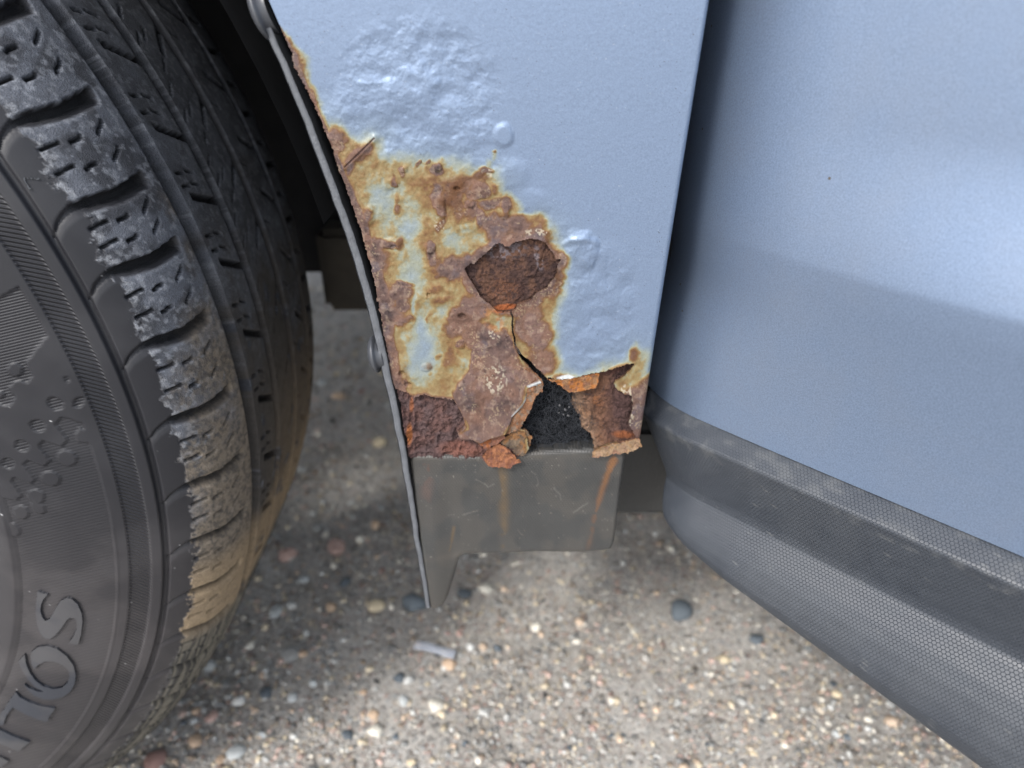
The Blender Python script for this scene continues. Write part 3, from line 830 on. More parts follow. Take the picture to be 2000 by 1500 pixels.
def bare_layers():
    # the corroded steel showing inside the round scab
    cx, cy = 1005, 525
    def y1(U, V, d):
        return .0013 - .0007 * np.exp(-ell(U, V, cx, cy, 55, 50) ** 2) - (fbm(U, V, 5, 700, 4) - .5) * .0012 - (ridged(U, V, 16, 705, 3) - .6) * .0008 \
               - .0007 * sstep(0, 3, 1075 - .35 * (V - 460) - U) * sstep(0, 5, U - 1020) * (V < 540)
    def c1(U, V, d):
        n = fbm(U, V, 20, 710, 5); n2 = fbm(U, V, 6, 715, 4)
        C = np.broadcast_to(alb(84, 62, 56), U.shape + (3,)).copy()
        C = mixc(C, alb(118, 84, 66), sstep(.42, .66, n) * .7)
        C = mixc(C, alb(138, 92, 66), (1 - sstep(.4, 1.1, ell(U, V, 985, 570, 45, 32))) * sstep(.35, .6, n2) * .8)
        C = mixc(C, alb(62, 44, 44), sstep(.53, .66, n2) * .7)
        g = (1 - sstep(.5, 1.1, ell(U, V, 985, 488, 50, 22))) + (1 - sstep(.6, 1.1, ell(U, V, 1052, 505, 9, 28, -12)))
        C = mixc(C, alb(136, 122, 124), np.clip(g, 0, 1) * sstep(.45, .6, n2) * .85)
        C = mixc(C, alb(176, 100, 58), (1 - sstep(.6, 1.1, ell(U, V, 985, 602, 28, 7, -8))))
        return C
    rust_sheet('bared_steel', [(895, 455), (1110, 455), (1110, 615), (895, 615)], (890, 450, 1115, 620), 1.3, y1, c1, FO, 0)
    # lower front corner, granular
    def y2(U, V, d):
        gr = ridged(U, V, 11, 720, 4); g2 = fbm(U, V, 22, 730, 4)
        return .0022 - (gr - .55) * .0032 - (g2 - .5) * .002 - .0015 * sstep(30, 0, U - edgeL(V)) - .0015 * (1 - sstep(.5, 1.2, ell(U, V, 960, 885, 60, 25)))
    def c2(U, V, d):
        n = fbm(U, V, 24, 740, 5); n2 = fbm(U, V, 7, 745, 4); gr = ridged(U, V, 11, 720, 4)
        C = np.broadcast_to(alb(108, 86, 84), U.shape + (3,)).copy()
        C = mixc(C, alb(122, 88, 80), sstep(.45, .65, n) * .7)
        C = mixc(C, alb(66, 46, 46), sstep(.52, .68, n2) * .6)
        C = mixc(C, alb(150, 96, 78), (1 - sstep(.5, 1.2, ell(U, V, 900, 880, 50, 18))) * .6)
        C = mixc(C, alb(190, 116, 62), (1 - sstep(.5, 1.1, ell(U, V, 799, 850, 7, 24))) * .8)
        C = mixc(C, alb(176, 108, 70), (1 - sstep(.5, 1.1, ell(U, V, 803, 795, 5, 16))) * .8)
        C = mixc(C, alb(170, 104, 66), (1 - sstep(.5, 1.1, ell(U, V, 970, 892, 26, 12))) * .7)
        return C
    ll = z6([(225, 600), (560, 640), (700, 640), (900, 780), (960, 900), (960, 1010), (1000, 1040), (975, 1070), (900, 1085), (780, 1085), (560, 1078), (430, 1068), (320, 1068), (296, 1050), (285, 940), (262, 820), (240, 700)])
    rust_sheet('granular_rust', ll, (760, 740, 1035, 912), 1.2, y2, c2, FO, 5, .002, 2)
    # lower rear corner, flaking laminated rust
    gone = lambda U, V: sdf(HOLE, U + (fbm(U, V, 6, 750, 3) - .5) * 9, V + (fbm(U, V, 6, 755, 3) - .5) * 9) < 0
    def y3(U, V, d):
        step_ = np.floor(fbm(U, V, 26, 760, 3) * 9) / 9
        return .003 - (step_ - .5) * .0035 - (fbm(U, V, 5, 765, 4) - .5) * .0012 + .0015 * sstep(1200, 1110, U) - .0022 * sstep(850, 885, V)
    def c3(U, V, d):
        n = fbm(U, V, 22, 770, 5); n2 = fbm(U, V, 6, 775, 4)
        C = np.broadcast_to(alb(126, 90, 70), U.shape + (3,)).copy()
        C = mixc(C, alb(160, 104, 64), sstep(.48, .64, n) * .7 * sstep(1230, 1150, U))
        C = mixc(C, alb(88, 66, 66), sstep(1165, 1215, U + (n - .5) * 60) * .85 * sstep(885, 850, V))
        C = mixc(C, alb(168, 140, 116), sstep(1160, 1118, U - (V - 780) * .35) * .6)
        C = mixc(C, alb(164, 96, 56), (1 - sstep(.5, 1.1, ell(U, V, 1220, 856, 26, 9))) * .8)
        C = mixc(C, alb(96, 64, 56), (1 - sstep(.5, 1.1, ell(U, V, 1205, 722, 50, 14, -18))) * .9)
        C = mixc(C, alb(60, 42, 40), sstep(.54, .68, n2) * .5)
        return C
    rust_sheet('laminated_rust', z6([(1090, 560), (1250, 560), (1680, 470), (1690, 700), (1690, 960), (1560, 1010), (1400, 1040), (1290, 1000), (1150, 700)]), (1045, 700, 1262, 900), 1.2, y3, c3, FO, 3, .0018, 4, gone, alb(180, 140, 104))
bare_layers()

def flakes():
    def flat(y0, du=0, dv=0, curl=0.0, seed=0):
        def f(U, V, d):
            uc, vc = U.mean(), V.mean()
            return y0 + du * (U - uc) + dv * (V - vc) - curl * np.exp(np.minimum(d, 0) / 5) - (fbm(U, V, 10, 800 + seed, 4) - .5) * .0016 - (fbm(U, V, 4, 805 + seed, 3) - .5) * .0005
        return f
    def colr(a, b, c, seed):
        def f(U, V, d):
            n = fbm(U, V, 14, 820 + seed, 5); n2 = fbm(U, V, 5, 825 + seed, 4)
            C = np.broadcast_to(alb(*a), U.shape + (3,)).copy()
            C = mixc(C, alb(*b), sstep(.42, .62, n)); C = mixc(C, alb(*c), sstep(.52, .66, n2) * .7)
            return C
        return f
    spec = [
        ('rust_flake', [(955, 478), (1080, 555), (1112, 605), (1105, 660), (1062, 692), (1042, 760), (1000, 830), (962, 888), (888, 910), (880, 860), (930, 760), (980, 700), (1010, 630), (1060, 580)], -.0012, -6e-6, -1.2e-5, .0004, (164, 118, 86), (146, 102, 74), (140, 126, 112), 1),
        ('rust_flake', [(690, 940), (780, 915), (872, 903), (884, 930), (850, 957), (800, 985), (765, 1003), (742, 975)], -.0016, 0, -8e-6, .0006, (156, 108, 88), (186, 112, 66), (120, 90, 80), 2),
        ('rust_flake', [(740, 1030), (790, 985), (850, 955), (900, 985), (930, 1020), (980, 1068), (935, 1082), (912, 1104), (850, 1096), (780, 1092)], -.0034, 0, -2e-5, .0008, (180, 120, 84), (156, 100, 74), (132, 88, 74), 3),
        ('rust_flake', [(845, 962), (925, 905), (1000, 884), (1046, 935), (1030, 1000), (987, 1052), (950, 1045), (918, 1012)], .0005, 0, -6e-6, .0004, (136, 116, 96), (170, 122, 80), (112, 98, 88), 4),
        ('rust_flake', [(1112, 576), (1195, 588), (1240, 582), (1330, 566), (1452, 545), (1445, 590), (1428, 638), (1330, 660), (1272, 668), (1232, 642), (1180, 602)], -.0002, 4e-6, -1e-5, .0004, (172, 128, 92), (186, 118, 62), (130, 92, 76), 5),
        ('rust_flake', [(1388, 1046), (1420, 1000), (1450, 982), (1560, 955), (1690, 932), (1700, 985), (1610, 1015), (1500, 1032)], -.0022, 0, -3e-5, .0006, (176, 146, 116), (160, 122, 100), (190, 150, 108), 6),
        ('rust_flake', [(878, 312), (932, 343), (948, 385), (962, 432), (974, 445), (920, 378)], -.0001, 0, 0, .0002, (128, 96, 84), (110, 84, 78), (90, 68, 64), 7),
    ]
    for nm, pts, y0, du, dv, curl, a, b, c, s in spec:
        poly = z6(pts)
        q = np.array(poly)
        box = (q[:, 0].min() - 5, q[:, 1].min() - 5, q[:, 0].max() + 6, q[:, 1].max() + 6)
        rust_sheet(nm, poly, box, 1.0, flat(y0 * .6, du * .7, dv * .7, curl, s * 7), colr(a, b, c, s * 9), FO, 6, .00035, 20 + s, None, alb(190, 120, 70), 5)
flakes()

def felt():
    u = np.arange(960, 1200, 3.0); v = np.arange(690, 925, 3.0)
    U, V = np.meshgrid(u, v)
    P = on_y(U, V, .010)
    P[..., 1] += (fbm(U, V, 30, 900, 4) - .5) * .006
    fo = grid_obj('felt_padding', P, M_FELT, FO)
    r = np.random.RandomState(3)
    Vs, Fs = [], []; base = 0
    for k in range(1500):
        uu, vv = r.uniform(990, 1170), r.uniform(735, 900)
        p = on_y(np.array(uu), np.array(vv), r.uniform(.0035, .009))
        a = r.uniform(0, 6.28); bend = r.normal() * 1.6; ln = r.uniform(.003, .009); rad = r.uniform(.00004, .00009)
        pts = []; q = p.copy(); n = 6
        for i in range(n + 1):
            pts.append(q.copy()); q = q + np.array([math.cos(a), r.normal() * .35, math.sin(a)]) * ln / n; a += bend / n
        pts = np.array(pts)
        ring = np.array([[-rad, 0, -rad], [rad, 0, -rad], [0, -rad, rad]])
        W = (pts[:, None] + ring[None]).reshape(-1, 3)
        Vs.append(W)
        f = []
        for i in range(n):
            for j in range(3):
                f.append((base + i * 3 + j, base + i * 3 + (j + 1) % 3, base + i * 3 + 3 + (j + 1) % 3, base + i * 3 + 3 + j))
        Fs += f; base += len(W)
    me = mesh_from('felt_fibres', np.concatenate(Vs), np.array(Fs)); me.materials.append(M_FIBRE)
    o = link(bpy.data.objects.new('felt_fibres', me), FO); o['kind'] = 'stuff'
    # pale lint caught in the felt
    Vs, Fs = [], []; base = 0
    for (uu, vv, s) in [(1093, 792, 4), (1104, 800, 6), (1110, 812, 5), (1092, 806, 3.5), (1112, 795, 4), (1101, 810, 4)]:
        W, F = lump(2, int(uu), .4); p = on_y(np.array(float(uu)), np.array(float(vv)), .004)
        Vs.append(W * s * .00013 + p); Fs.append(F + base); base += len(W)
    me = mesh_from('lint_tuft', np.concatenate(Vs), np.zeros((0, 4)), F3=np.concatenate(Fs)); me.materials.append(M_LINT)
    link(bpy.data.objects.new('lint_tuft', me), FO)
felt()

# ---- grey plastic trim below the fender ---------------------------------------------------------
def trim():
    u = np.arange(780, 1240, 1.6); v = np.arange(868, 1205, 1.6)
    U, V = np.meshgrid(u, v)
    R = 7.0
    main = [(803, 893), (1000, 890), (1218, 878), (1223, 895), (1213, 990), (1203, 1070), (1196, 1086), (1180, 1089), (1050, 1090), (905, 1091), (897, 1097), (888, 1130), (876, 1168), (868, 1183), (850, 1190), (838, 1186), (833, 1150), (815, 1020), (798, 905)]
    d = sdf(main, U, V)
    y = np.full(U.shape, .0012)
    k = sstep(905, 985, V)
    y += -.0035 * k * (1 - sstep(836, 884, U - .05 * (V - 950))) + .0012 * k                      # standing front flange
    y += .0012 * sstep(1160, 1205, U + .11 * (V - 890)) * k
    y += (fbm(U, V, 120, 950, 3) - .5) * .0028
    roll = np.clip(1 + d / 9.0, 0, 1)
    y += .0030 * (1 - np.sqrt(np.clip(1 - roll ** 2, 0, 1)))
    P = on_y(U, V, 0.0); P[..., 1] += y
    n1 = fbm(U, V, 40, 960, 4); n2 = fbm(U, V, 12, 965, 4)
    st = np.zeros(U.shape); C = np.broadcast_to(alb(150, 116, 64), U.shape + (3,)).copy()
    dd, _ = pdist([(982, 900), (984, 980), (985, 1088)], U, V)
    st = np.maximum(st, np.exp(-(dd / np.interp(V, [900, 1000, 1090], [9, 10, 7])) ** 2) * np.interp(V, [890, 930, 1090], [.42, .45, .2]) * (.45 + n2))
    dd, pp = pdist([(1200, 900), (1188, 930), (1172, 985), (1160, 1030), (1148, 1085)], U, V)
    m = np.exp(-(dd / np.interp(pp, [0, .2, 1], [9, 6, 6])) ** 2) * np.interp(pp, [0, .3, .7, 1], [.75, .55, .25, .12]) * (.5 + n2)
    C = mixc(C, alb(170, 112, 60), m > .04); st = np.maximum(st, m)
    dd, _ = pdist([(838, 900), (834, 950), (830, 1000)], U, V)
    m = np.exp(-(dd / 13) ** 2) * np.interp(V, [890, 960, 1020], [.3, .2, 0]) * (.5 + n2)
    C = mixc(C, alb(150, 100, 76), (m > st)); st = np.maximum(st, m)
    dd, _ = pdist([(886, 1035), (880, 1070), (872, 1100)], U, V)
    st = np.maximum(st, np.exp(-(dd / 3) ** 2) * .4)
    dirt = sstep(.42, .62, n1) * .3 + sstep(1040, 1190, V) * .4 * (U < 905) + .25 * np.exp(-((V - 1088) / 6) ** 2) + .3 * np.exp(-((V - 895) / 9) ** 2)
    C = mixc(C, alb(108, 100, 90), (dirt > st)); st = np.maximum(st, dirt)
    spk = sstep(.965, .98, vnoise(U / 2.4, V / 2.4, 980))
    for q in [((930, 940), (955, 955), (962, 948)), ((1085, 960), (1096, 985)), ((1010, 1040), (1020, 1052)), ((905, 1010), (930, 1003)), ((1120, 1010), (1150, 990)), ((1040, 925), (1052, 950), (1046, 955))]:
        dq, _ = pdist(q, U + (n2 - .5) * 14, V); spk = np.maximum(spk, np.exp(-(dq / 1.2) ** 2) * .5)
    C = mixc(C, alb(190, 182, 170), (spk > .2)); st = np.maximum(st, spk * .55)
    keep = d < 0
    mask = keep[:-1, :-1] & keep[1:, :-1] & keep[:-1, 1:] & keep[1:, 1:]
    grid_obj('fender_trim', P, M_TRIM, car, mask, {'Col': C, 'stain': np.clip(st, 0, .85), 'pu': P[..., 0], 'pv': P[..., 2]}, skirt=np.array([0, .012, 0]))
trim()

# ---- wheel arch liner --------------------------------------------------------------------------
LIN = np.array([(455, -160), (492, -30), (503, 5), (528, 68), (560, 140), (592, 215), (618, 282), (652, 372), (683, 460), (702, 520), (722, 590), (742, 672), (762, 760), (786, 880), (800, 962), (815, 1060), (829, 1140), (837, 1188)], float)
def liner():
    v = np.linspace(-160, 1188, 220)
    uL = np.interp(v, LIN[:, 1], LIN[:, 0]); w = np.interp(v, [-160, 0, 100, 400, 700, 900, 1190], [16, 15, 15, 17, 16, 13, 9])
    wob = (fbm(v, v * 0, 30, 970, 3) - .5) * 3
    A = on_y(uL - w / 2 + wob, v, -.0015); B = on_y(uL + w / 2 + wob, v, -.0015)
    ramp_ = np.linspace(0, 1, 6)[None, :, None]
    front = A[:, None] * (1 - ramp_) + B[:, None] * ramp_
    bowl = np.array([.0006, 0, 0, 0, 0, .0006])[None, :]
    front[..., 1] += bowl
    yb = np.array([.3, .1, .03])
    back1 = np.repeat(A[:, None], 3, 1); back1[..., 1] = yb[None]; back1[..., 0] -= np.array([.0, .0, .0])[None]
    back2 = np.repeat(B[:, None], 3, 1); back2[..., 1] = yb[::-1][None]
    lo = grid_obj('arch_liner', front, M_LINER, car)
    grid_obj('liner_wall', np.concatenate([back1, A[:, None]], 1), M_LINER, lo)
    grid_obj('liner_wall', np.concatenate([B[:, None], back2], 1), M_BLACK, lo)
    # black sheet standing in for the shade in the gap to the fender edge
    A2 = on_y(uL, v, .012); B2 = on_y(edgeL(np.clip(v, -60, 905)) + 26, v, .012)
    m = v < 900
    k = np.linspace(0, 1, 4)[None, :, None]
    grid_obj('gap_shade_sheet', (A2[:, None] * (1 - k) + B2[:, None] * k)[m], M_BLACK, lo)
    # push clips on the wheel side
    for (u0, v0, rad, squash) in [(517, 22, .0095, 1.0), (737, 691, .0080, 1.0)]:
        c = on_y(np.array(float(u0)), np.array(float(v0)), .004)
        a = on_y(np.interp(v0 - 30, LIN[:, 1], LIN[:, 0]), np.array(v0 - 30.), 0); b = on_y(np.interp(v0 + 30, LIN[:, 1], LIN[:, 0]), np.array(v0 + 30.), 0)
        t = (b - a) / np.linalg.norm(b - a); n = np.cross(t, [0, 1., 0]); n = n if n[0] < 0 else -n
        prof = [(0, .0036), (.35, .0035), (.7, .0029), (.92, .0019), (1.0, .0008), (1.0, .0002), (.8, .0), (.8, -.003)]
        ph = np.linspace(0, 2 * np.pi, 33)
        Q = np.array([[c + rad * r_ * (math.cos(p) * t + math.sin(p) * np.array([0, 1., 0])) + n * h_ for p in ph] for r_, h_ in prof])
        grid_obj('push_clip', Q, M_CLIP, lo)
    return lo
liner()

# ---- wheel ---------------------------------------------------------------------------------------
WC = np.array([-0.473, 0.0948, 0.345 * 0.975])
PROF = np.array([(.218, .088), (.225, .098), (.24, .113), (.2543, .1182), (.275, .1185), (.295, .1145), (.3172, .1064), (.327, .0995), (.335, .0905), (.3405, .078), (.3435, .064), (.3445, .0518), (.345, .02), (.345, -.03),
                 (.3445, -.0518), (.3435, -.064), (.3405, -.078), (.335, -.0905), (.327, -.0995), (.3172, -.1064), (.295, -.1145), (.275, -.1185), (.24, -.113), (.218, -.088)])
_d = np.r_[0, np.cumsum(np.hypot(*np.diff(PROF, axis=0).T))]
S0 = _d[1]                                                   # s is measured from the second node, in mm
SS = (_d - S0) * 1000
LATERAL = np.array([57.2, 51.5, 45.8, 40.1, 34.5, 28.85, 23.1, 17.45, 12.8, 7.25, .95, -5.2, -11.0, -16.9, -22.2, -27.3, -32.8, -38.5, -44, -49.6, -55.2, -60.8, -66.4, -72, -77.6, -83.2])

def tyre_surface(th, s):
    """undisplaced point and outward normal for angle th (rad) and profile position s (mm)"""
    # smooth the profile by averaging a few taps
    taps = np.linspace(-5, 5, 7)
    r = np.mean([np.interp(s + k, SS, PROF[:, 0]) for k in taps], 0); a = np.mean([np.interp(s + k, SS, PROF[:, 1]) for k in taps], 0)
    dr = np.mean([np.interp(s + k + 1, SS, PROF[:, 0]) - np.interp(s + k - 1, SS, PROF[:, 0]) for k in taps], 0)
    da = np.mean([np.interp(s + k + 1, SS, PROF[:, 1]) - np.interp(s + k - 1, SS, PROF[:, 1]) for k in taps], 0)
    ln = np.hypot(dr, da) + 1e-12
    nr, na = -da / ln, dr / ln
    ct, st = np.cos(th), np.sin(th)
    P = np.stack([WC[0] + r * ct, WC[1] - a + 0 * th, WC[2] + r * st], -1)
    N = np.stack([nr * ct, -na + 0 * th, nr * st], -1)
    return P, N, r

zt2 = lambda pts: [(x / 2.857, 475 + y / 2.857) for x, y in pts]
zt7 = lambda pts: [(x / 4.053, 1130 + y / 4.053) for x, y in pts]
HATCH1 = zt2([(105, 245), (265, 510), (145, 665), (150, 695), (180, 740), (150, 785), (115, 770), (75, 775), (45, 810), (80, 860), (60, 905), (20, 910), (-40, 880), (-140, 760), (-140, 385)])
HATCH2 = zt2([(305, 1010), (335, 975), (375, 975), (440, 1000), (490, 990), (500, 1045), (440, 1035), (415, 1075), (432, 1112), (520, 1118), (560, 1250), (600, 1400), (630, 1520), (690, 1800), (-300, 1800), (-300, 1420), (0, 1420), (90, 1440), (120, 1410), (60, 1330), (80, 1305), (170, 1350), (195, 1320),
              (130, 1240), (150, 1210), (250, 1248), (280, 1215), (215, 1135), (240, 1100), (340, 1138), (380, 1100)])
OVALS = [(308, 897, 45, 35, 25), (440, 890, 25, 35, 40), (210, 1020, 42, 34, 20), (122, 1132, 40, 32, 20), (45, 1230, 36, 30, 20), (375, 760, 10, 16, -20)]
RAISED = [(82, 708, 42, 36, 20), (-5, 850, 24, 22, 0), (372, 1203, 58, 42, 15), (280, 1316, 54, 40, 15), (197, 1416, 50, 38, 15), (115, 1505, 46, 36, 20), (70, 1600, 46, 30, 45), (5, 1545, 46, 36, 20), (360, 1380, 1, 1, 0), (210, 1395 + 85, 44, 28, 30)]

def tyre_field(th, s, U, V):
    """height in mm, colour, grit (dusty tread) and hatch for tyre points"""
    deg = np.degrees(th)
    R = 345.0
    H = np.zeros(th.shape)
    C = np.broadcast_to(np.array([.0148, .0150, .0182]), th.shape + (3,)).copy()
    grit = np.zeros(th.shape); hat = np.zeros(th.shape)
    g = lambda d, w, e=.7: 1 - sstep(w / 2 - e / 2, w / 2 + e / 2, np.abs(d))
    arc = np.radians(deg) * R                                  # mm along the tread
    # --- tread
    for c, w, dep in ((157, 8.4, 8.5), (192.3, 5.6, 8.0), (229, 5.0, 8.0), (263.5, 3.8, 7.0)):
        H -= dep * g(s - c, w)
    i = np.clip(np.searchsorted(-LATERAL, -deg) - 1, 0, len(LATERAL) - 2)   # groove above this point
    up, dn = LATERAL[i], LATERAL[i + 1]
    fr = (up - deg) / (up - dn)
    lat = np.zeros(th.shape)
    for base in (up, dn):
        hook = np.interp(s, [100, 102, 105, 108, 112, 118, 130, 146], [-1.35, -1.0, -.45, -.15, .1, .05, -.15, .15])
        d = np.radians(deg - (base + hook)) * R
        w = np.interp(s, [100, 104, 110, 118, 146], [1.4, 1.9, 2.5, 3.7, 4.3])
        dep = np.interp(s, [99, 102, 110, 120, 146], [.6, 1.0, 1.6, 4.5, 5.0])
        along = sstep(100, 101.5, s) * (1 - sstep(144.5, 146.5, s))
        lower = sstep(w / 2 + 2.2, -w / 2, d * 1.0) if False else None
        gg = 1 - sstep(w / 2 - .4, w / 2 + .4, np.abs(d))
        slope = np.clip((d + w / 2 + 3.0) / 3.0, 0, 1) * (d < -w / 2 + .2) * .55      # sloped lower wall
        lat = np.maximum(lat, dep * np.maximum(gg, slope) * along)
        for (cs, ln_, sl, f_) in ((117, 7.5, .05, .33), (126.5, 6.5, .12, .345), (138.5, 6.5, .55, .33), (116.5, 7.5, .05, .61), (126, 6.5, .12, .66), (138.5, 6.5, .55, .645)):
            pass
    H -= lat
    pitch = up - dn
    for (cs, ln_, sl, f_) in ((117, 7.5, .05, .32), (126.5, 5.5, .15, .36), (138.5, 5.5, .7, .33), (117, 7.5, .05, .60), (126, 5.5, .15, .66), (138.5, 5.5, .7, .64)):
        d = (fr - f_) * np.radians(pitch) * R + (s - cs) * sl
        H -= 2.8 * g(d, 1.25, .6) * g(s - cs, ln_, .8)
    # ribs: slanted notches and fine sipes
    for (c0, c1, a0, a1, w, dep, per) in ((169.5, 190, .52, .80, 3.4, 4.5, 0), (166, 172, .12, .16, 1.2, 2.5, 0), (174, 180, .14, .22, 1.2, 2.5, 0), (166, 172, .33, .36, 1.2, 2.5, 0), (174, 180, .34, .42, 1.2, 2.5, 0),
                                          (214, 228, .75, .35, 3.0, 4.0, 0), (198, 204, .25, .10, .9, 2, 0), (206, 212, .55, .38, .9, 2, 0), (198, 204, .6, .45, .9, 2, 0), (206, 212, .95, .8, .9, 2, 0),
                                          (246, 262, .10, .42, 3.2, 4.0, 0), (236, 242, .5, .6, .9, 2, 0), (270, 282, .3, .4, 3.0, 3.5, 0), (270, 290, .8, .85, 3.0, 3.5, 0)):
        k = np.clip((s - c0) / (c1 - c0), 0, 1)
        d = (fr - (a0 + (a1 - a0) * k)) * np.radians(pitch) * R
        H -= dep * g(d, w, .6) * sstep(c0 - .6, c0 + .3, s) * (1 - sstep(c1 - .3, c1 + .6, s))
    # --- shoulder and sidewall mouldings
    H -= 1.7 * g(s - 100.4, 2.4, .8)
    H += .5 * (sstep(94, 94.8, s) - sstep(98.5, 99.2, s))
    band = sstep(84.6, 85.3, s) * (1 - sstep(93.6, 94.2, s))
    H -= .7 * band; hat = np.maximum(hat, band)
    H += .35 * g(s - 94.2, .9, .5)
    low = (deg < -9) | (s < 70)
    h1 = (sdf(HATCH1, U, V) < 0); h2 = (sdf(HATCH2, U, V) < 0) & (s > 37.5)
    rec = (h1 | h2)
    for (x, y, a, b, rt) in OVALS:
        rec |= ell(U, V, x / 2.857, 475 + y / 2.857, a / 2.857, b / 2.857, rt) < 1
    ris = np.zeros(th.shape, bool)
    for (x, y, a, b, rt) in RAISED:
        ris |= ell(U, V, x / 2.857, 475 + y / 2.857, a / 2.857, b / 2.857, rt) < 1
    rec &= (s < 84) & ~ris
    h2b = (deg < -11.3) & (s > 37.5) & (s < 79.5); rec |= h2b & ~ris
    rec &= ~((s > 79.5) & h2)
    H -= .75 * rec; hat = np.maximum(hat, rec * np.where(h2 | h2b, .1, .22))
    H += .8 * (1 - sstep(35.5, 37.0, s))                          # bead rib
    H += .35 * g(s - 79.7, .8, .5) * (deg < -8)
    # --- colours: worn dusty tread, smooth shoulder, mud
    n1 = fbm(arc, s, 9, 1000, 5); n2 = fbm(arc, s, 2.2, 1010, 4); n3 = fbm(arc, s, 30, 1020, 4)
    border = 112.5 + (fbm(arc, s, 5, 1030, 4) - .5) * 8 + (fbm(arc, s, 1.4, 1035, 3) - .5) * 5 + .8 * np.sin(fr * 6.28)
    dusty = sstep(border - .6, border + 1.0, s) * (1 - sstep(300, 312, s))
    top = sstep(-1.2, -.2, H)                                    # not down in the grooves
    du = dusty * top
    C = mixc(C, np.array([.10, .109, .13]), du * (.35 + .65 * sstep(.38, .62, n1)))
    C = mixc(C, np.array([.24, .255, .285]), du * sstep(.56, .68, n2) * .55)
    C = mixc(C, np.array([.26, .27, .29]), du * np.exp(-((s - border - 1.5) / 1.8) ** 2) * sstep(.42, .6, n2) * .7)
    C = mixc(C, np.array([.085, .09, .102]), du * sstep(158, 166, s) * .5 * sstep(-4, 12, deg))
    C = mixc(C, np.array([.007, .0075, .009]), sstep(-1.0, -2.5, H) * (s > 101) * .85)  # groove floors coloured darker to stand in for shade
    grit = du * .85
    # dried mud
    mud = sstep(15, -3, deg + (n3 - .5) * 16 + (n1 - .5) * 14 + np.maximum(150 - s, 0) * .3) * dusty
    mud = mud * np.where(s < 152, sstep(.3, .5, .6 * n1 + .4 * fbm(arc, s, 1.8, 1065, 3) + .2 * sstep(4, -12, deg) + .14 * sstep(118, 145, s)), sstep(.3, .5, n1 + .1))
    mtop = sstep(-3.5, -.4, H)
    mc = np.where((s < 152)[..., None], alb(168, 152, 132) * .95, alb(110, 102, 94) * .8)
    mc = mixc(mc, alb(112, 104, 96) * .8, sstep(.40, .66, fbm(arc, s, 1.6, 1060, 3)) * .7)
    tan = sstep(-11, -15.5, deg + (n3 - .5) * 4) * (1 - sstep(-24, -21.5, -(-deg)) * 0)
    tan = sstep(-12.5, -16, deg) * sstep(-25, -21.5, deg)
    mc = mixc(mc, alb(206, 178, 140), tan * .8)
    mc = mixc(mc, alb(190, 164, 130) * .8, sstep(2, -12, deg) * sstep(165, 215, s) * (s > 150) * .6)
    strk = vnoise(s * 1.1, arc * .03, 1040)
    mc = mixc(mc, mixc(np.broadcast_to(alb(150, 142, 126), C.shape), alb(84, 80, 74), sstep(.42, .6, strk)), sstep(-21.5, -25, deg))
    C = mixc(C, mc, mud * (.25 + .75 * mtop) * .95)
    grit = np.maximum(grit, sstep(-1.0, -2.5, H) * (s > 101) * .7)
    H += mud * mtop * (n2 - .3) * .4
    H += sstep(-21, -25, deg) * dusty * (strk - .5) * .8
    grit = np.maximum(grit, mud * .8)
    # faint brown dust and scuffs low on the sidewall
    C = mixc(C, np.array([.062, .055, .054]), (1 - dusty) * sstep(0, -22, deg) * (.3 + .4 * sstep(.42, .65, n3)))
    C = mixc(C, np.array([.036, .036, .04]), (1 - dusty) * sstep(.45, .7, n3) * .35)
    sp = sstep(.985, .995, vnoise(arc / .7 + 3 * n1, s / .7 + 5 * n3, 1050)) * (1 - dusty) * sstep(.4, .55, n3)
    C = mixc(C, np.array([.5, .5, .5]), sp * .8)
    return H, C, grit, hat

WHEEL = bpy.data.objects.new('wheel', None); link(WHEEL, car)

